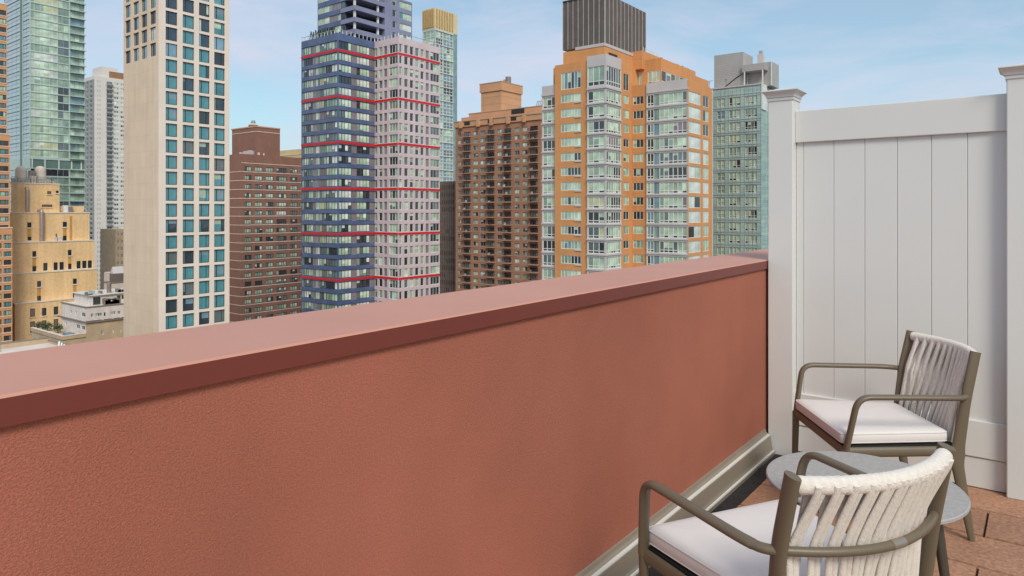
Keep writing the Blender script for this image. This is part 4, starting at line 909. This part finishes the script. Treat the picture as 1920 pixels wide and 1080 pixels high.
def make_chair(loc, rz, label):
    rt = empty('lounge_chair', loc, label, 'chair', 'rope back chairs around the side table', rz)
    for s in (1, -1):
        m = MB(); pts = rounded([(XT, s * WT / 2, ZT), (XA, s * WA / 2, ZA), (XS_, s * WS_ / 2, ZR), (XS_ + .004, s * WS_ / 2, ZR - .05), (XF, s * WF / 2, 0)], .05)
        n = len(pts); ra = [.0125 if p[2] > .3 else .0125 - .002 * (1 - p[2] / .3) for p in pts]
        rb = [.022 if p[2] > .42 else (.022 + .010 * max(0, 1 - abs(p[2] - .35) / .08) if p[2] > .27 else .013 + .009 * p[2] / .27) for p in pts]
        m.sweep(pts, rb, ra, M_FRM, 14, side=(0, 1, 0)); m.build('rear_leg', rt)
        # arm: rear joint, along, bend down to the front rail
        m = MB(); pts = rounded([(XA + .002, s * (WA / 2), ZA), (XA + .03, s * (WA / 2 + .026), ZA), (XA + .09, s * (WA / 2 + .036), ZA + .002), (FA + .005, s * WFA / 2, ZA + .004), (FRR, s * (WFR / 2 + .002), ZR)], .055, 7)
        m.sweep(pts, .0175, .011, M_FRM, 14, side=(0, 0, 1)) if False else None
        # keep the flat side up along the arm and outward on the leg: two sweeps sharing the bend
        ptsv = [Vector(p) for p in pts]; K = len(ptsv); vs = []; nn = 14
        for i, p in enumerate(ptsv):
            t = (ptsv[min(i + 1, K - 1)] - ptsv[max(i - 1, 0)]).normalized(); b = Vector((0, s, 0)); b = (b - t * b.dot(t)).normalized(); a = t.cross(b).normalized()
            if i < 8: f_ = .8
            else: f_ = 1
            for j in range(nn): q = 2 * math.pi * j / nn; vs.append(p + b * math.cos(q) * .0165 * f_ + a * math.sin(q) * .0115)
        m.add(vs, [(i * nn + j, i * nn + (j + 1) % nn, (i + 1) * nn + (j + 1) % nn, (i + 1) * nn + j) for i in range(K - 1) for j in range(nn)], M_FRM, True)
        m.add(vs, [tuple(range(nn - 1, -1, -1))], M_FRM)
        m.build('arm', rt)
        m = MB(); m.sweep([(FRR, s * (WFR / 2 + .002), ZR + .004), (FRR + .001, s * WFR / 2, ZR - .06), (FRR + .004, s * WFR / 2, .2), (FRR + .008, s * WFR / 2, 0)], [.0165, .0165, .015, .012], [.0125, .0125, .012, .0115], M_FRM, 14, side=(0, 1, 0)); m.build('leg', rt)
    m = MB(); zz = ZR - .006
    m.sweep([(FRR, -WFR / 2, zz), (FRR, WFR / 2, zz)], .0115, .020, M_FRM, 12)
    for s in (1, -1): m.sweep([(FRR, s * WFR / 2, zz), (XS_, s * WS_ / 2, zz)], .011, .021, M_FRM, 12)
    m.sweep([(XS_, -WS_ / 2, zz), (XS_ - .02, 0, zz), (XS_, WS_ / 2, zz)], .0105, .016, M_FRM, 12); m.build('seat_frame', rt)
    m = MB()
    q = [(XS_ + .005, -WS_ / 2 + .01), (FRR - .004, -WFR / 2 + .008), (FRR - .004, WFR / 2 - .008), (XS_ + .005, WS_ / 2 - .01)]
    m.add([(x, y, z) for z in (zz + .006, zz + .024) for x, y in q], [(3, 2, 1, 0), (4, 5, 6, 7)] + [(k, (k + 1) % 4, 4 + (k + 1) % 4, 4 + k) for k in range(4)], M_BLK)
    m.build('seat_webbing', rt)
    # cushion
    m = MB(); x0, x1 = XS_ + .022, FRR + .012; w0, w1 = WS_ / 2 - .018, WFR / 2 - .008
    cor = [(x1, -w1), (x1, w1), (x0, w0), (x0, -w0)]; out = []
    for i in range(4):
        a, b, d = Vector(cor[i - 1]), Vector(cor[i]), Vector(cor[(i + 1) % 4]); rr = .03
        p0 = b + (a - b).normalized() * rr; p2 = b + (d - b).normalized() * rr
        prev = Vector(cor[i - 1]) + (b - a).normalized() * rr
        for k in range(6): out.append(prev.lerp(p0, k / 6))
        for k in range(6): t = k / 6; out.append(p0 * (1 - t) ** 2 + b * 2 * t * (1 - t) + p2 * t * t)
    n = len(out); cx0 = Vector(((x0 + x1) / 2, 0)); zb, zt_ = .392, .440
    rings = []
    for ins, z in ((.03, zb), (.010, zb + .001), (.002, zb + .006), (0, zb + .014), (-.001, zb + .025), (0, zt_ - .010), (.003, zt_ - .004), (.010, zt_ + .0005), (.03, zt_ + .004), (.08, zt_ + .008), (.14, zt_ + .010), (.2, zt_ + .011)):
        rings.append([(lambda q: (q[0], q[1], z))(cx0 + (p - cx0) * (1 - ins / .25)) for p in out])
    vs = [p for r in rings for p in r]; m.add(vs, [(i * n + j, i * n + (j + 1) % n, (i + 1) * n + (j + 1) % n, (i + 1) * n + j) for i in range(len(rings) - 1) for j in range(n)] + [tuple(range(n - 1, -1, -1)), tuple((len(rings) - 1) * n + j for j in range(n))], M_CUSH, True)
    cu_ = m.build('cushion', rt)
    for zz2 in (zb + .008, zt_ - .0055):
        pm = MB(); ring = [(p.x, p.y, zz2) for p in [cx0 + (q - cx0) * (1 - .0012 / .25) for q in out]]; pm.sweep(ring + ring[:1], .0021, .0021, M_CUSH, 6, cap=False); pm.build('piping', cu_)
    # curved bars of the back
    SAG = .062
    def bar(y, wd, x, sag=SAG): return x - sag * (1 - (2 * y / wd) ** 2)
    m = MB(); pts = []; rr = []; n = 130; W2 = WT - .02
    for i in range(n + 1):
        y = -W2 / 2 + W2 * i / n; pts.append((bar(y, W2, XT), y, ZT - .022)); ph = (i / n * 25) % 1; rr.append(.0185 + .0018 * math.sqrt(max(0, 1 - (2 * ph - 1) ** 2)))
    m.sweep(pts, rr, rr, M_ROPE, 16); m.build('wrapped_top_bar', rt)
    m = MB(); W3 = WA - .01
    pts = [(bar(y, W3, XA - .004, .075) - .004, y, ZA + .004) for y in [-W3 / 2 + W3 * i / 24 for i in range(25)]]
    m.sweep(pts, .0105, .0105, M_FRM, 12); cb = m.build('back_tube', rt)
    m = MB(); sl_ = [p for p in pts if -.06 < p[1] < .02]; m.sweep(sl_, .0112, .0112, mat('brushed sleeve', c(150, 142, 130), .35, metal=.5) if 'brushed sleeve' not in bpy.data.materials else bpy.data.materials['brushed sleeve'], 12); m.build('sleeve', cb)
    NS = 11; W4 = WT - .05; Wm = WA - .05; Wb = WS_ - .05
    for i in range(NS):
        f_ = (i + .5) / NS * 2 - 1
        for layer in (0, 1):
            m = MB(); offs = (-.0078, .0078) if layer == 0 else (0,)
            for of in offs:
                pts = []
                for k in range(23):
                    t = k / 22
                    sh = .006 * math.sin(t * 3.1 + i)
                    if t < .5:
                        q = t / .5; z = (ZT - .022) * (1 - q) + ZA * q; y = f_ * (W4 * (1 - q) + Wm * q) / 2; o_ = of * (1 + .15 * q)
                        x = bar(y, WT, XT) * (1 - q) + (bar(y, W3, XA, .075) + .018) * q
                        dx = (-.016 * (1 - q) ** 1.5) if layer == 0 else (.015 * (1 - q) ** .8 + .006 * q)
                        o_ += (.011 if layer == 0 else -.009) * q * q * (3 - 2 * q)
                    else:
                        q = (t - .5) / .5; z = ZA * (1 - q) + (ZR - .012) * q; y = f_ * (Wm * (1 - q) + Wb * q) / 2; o_ = of * (1.15 - .1 * q)
                        x = (bar(y, W3, XA, .075) + .018) * (1 - q) + (XS_ - .02 * (1 - f_ * f_) - .0) * q
                        dx = (-.006 * q) if layer == 0 else .004 + .014 * math.sin(q * 1.6)
                        o_ += .011 * (1 - q) if layer == 0 else -.009 - .004 * q
                    if layer == 0 and t < .04: z += .006
                    pts.append((x + dx, y + o_ + (sh - .006 * math.sin(i)) * (.5 if layer else .9), z))
                wr = .0094 if layer == 0 else .0125
                m.sweep(pts, wr, .0058 if layer == 0 else .0085, M_ROPE, 10, side=(1, 0, .2))
            m.build('rope_strap', rt)
    return rt
ca = world(1.6188, 3.0856); cb = world(.7274, 1.862)
make_chair((ca[0], ca[1], 0), 3.1017 + YAW, 'rope back chair with off white cushion standing against the white fence, facing the parapet')
make_chair((cb[0], cb[1], 0), 1.9666 + YAW, 'rope back chair in front of the round table, its woven back turned to the viewer')
tx, ty = world(1.162, 2.30)
tb = empty('side_table', (tx, ty, 0), 'low round side table with speckled grey stone top between the two chairs', 'table')
M_STN = mat('speckled grey stone', c(160, 157, 153), .5, ns=60, amt=.12, bump=.0004, bs=120)
m = MB(); R_ = .30; zt_ = .45
prof = [(0, zt_ - .014), (R_ - .004, zt_ - .014), (R_, zt_ - .011), (R_, zt_ - .003), (R_ - .003, zt_), (0, zt_)]
n = 96; vs = []
for r, z in prof[1:-1]: vs += [(r * math.cos(2 * math.pi * k / n), r * math.sin(2 * math.pi * k / n), z) for k in range(n)]
m.add(vs, [(i * n + j, i * n + (j + 1) % n, (i + 1) * n + (j + 1) % n, (i + 1) * n + j) for i in range(3) for j in range(n)], M_STN, False); m.add(vs, [tuple(range(n - 1, -1, -1)), tuple(3 * n + j for j in range(n))], M_STN)
m.build('tabletop', tb)
M_TLG = mat('dark taupe leg', c(66, 60, 50), .45)
m = MB()
for k in range(4):
    a = k * math.pi / 2 + YAW - .95; m.sweep([(0, 0, zt_ - .026), (.235 * math.cos(a), .235 * math.sin(a), zt_ - .026)], .012, .012, M_TLG, 8)
m.build('underframe', tb)
for k in range(4):
    a = k * math.pi / 2 + YAW - .95; m = MB(); m.sweep([(.225 * math.cos(a), .225 * math.sin(a), zt_ - .015), (.285 * math.cos(a), .285 * math.sin(a), 0)], [.019, .013], [.015, .011], M_TLG, 12, side=(math.cos(a), math.sin(a), 0)); m.build('leg', tb)
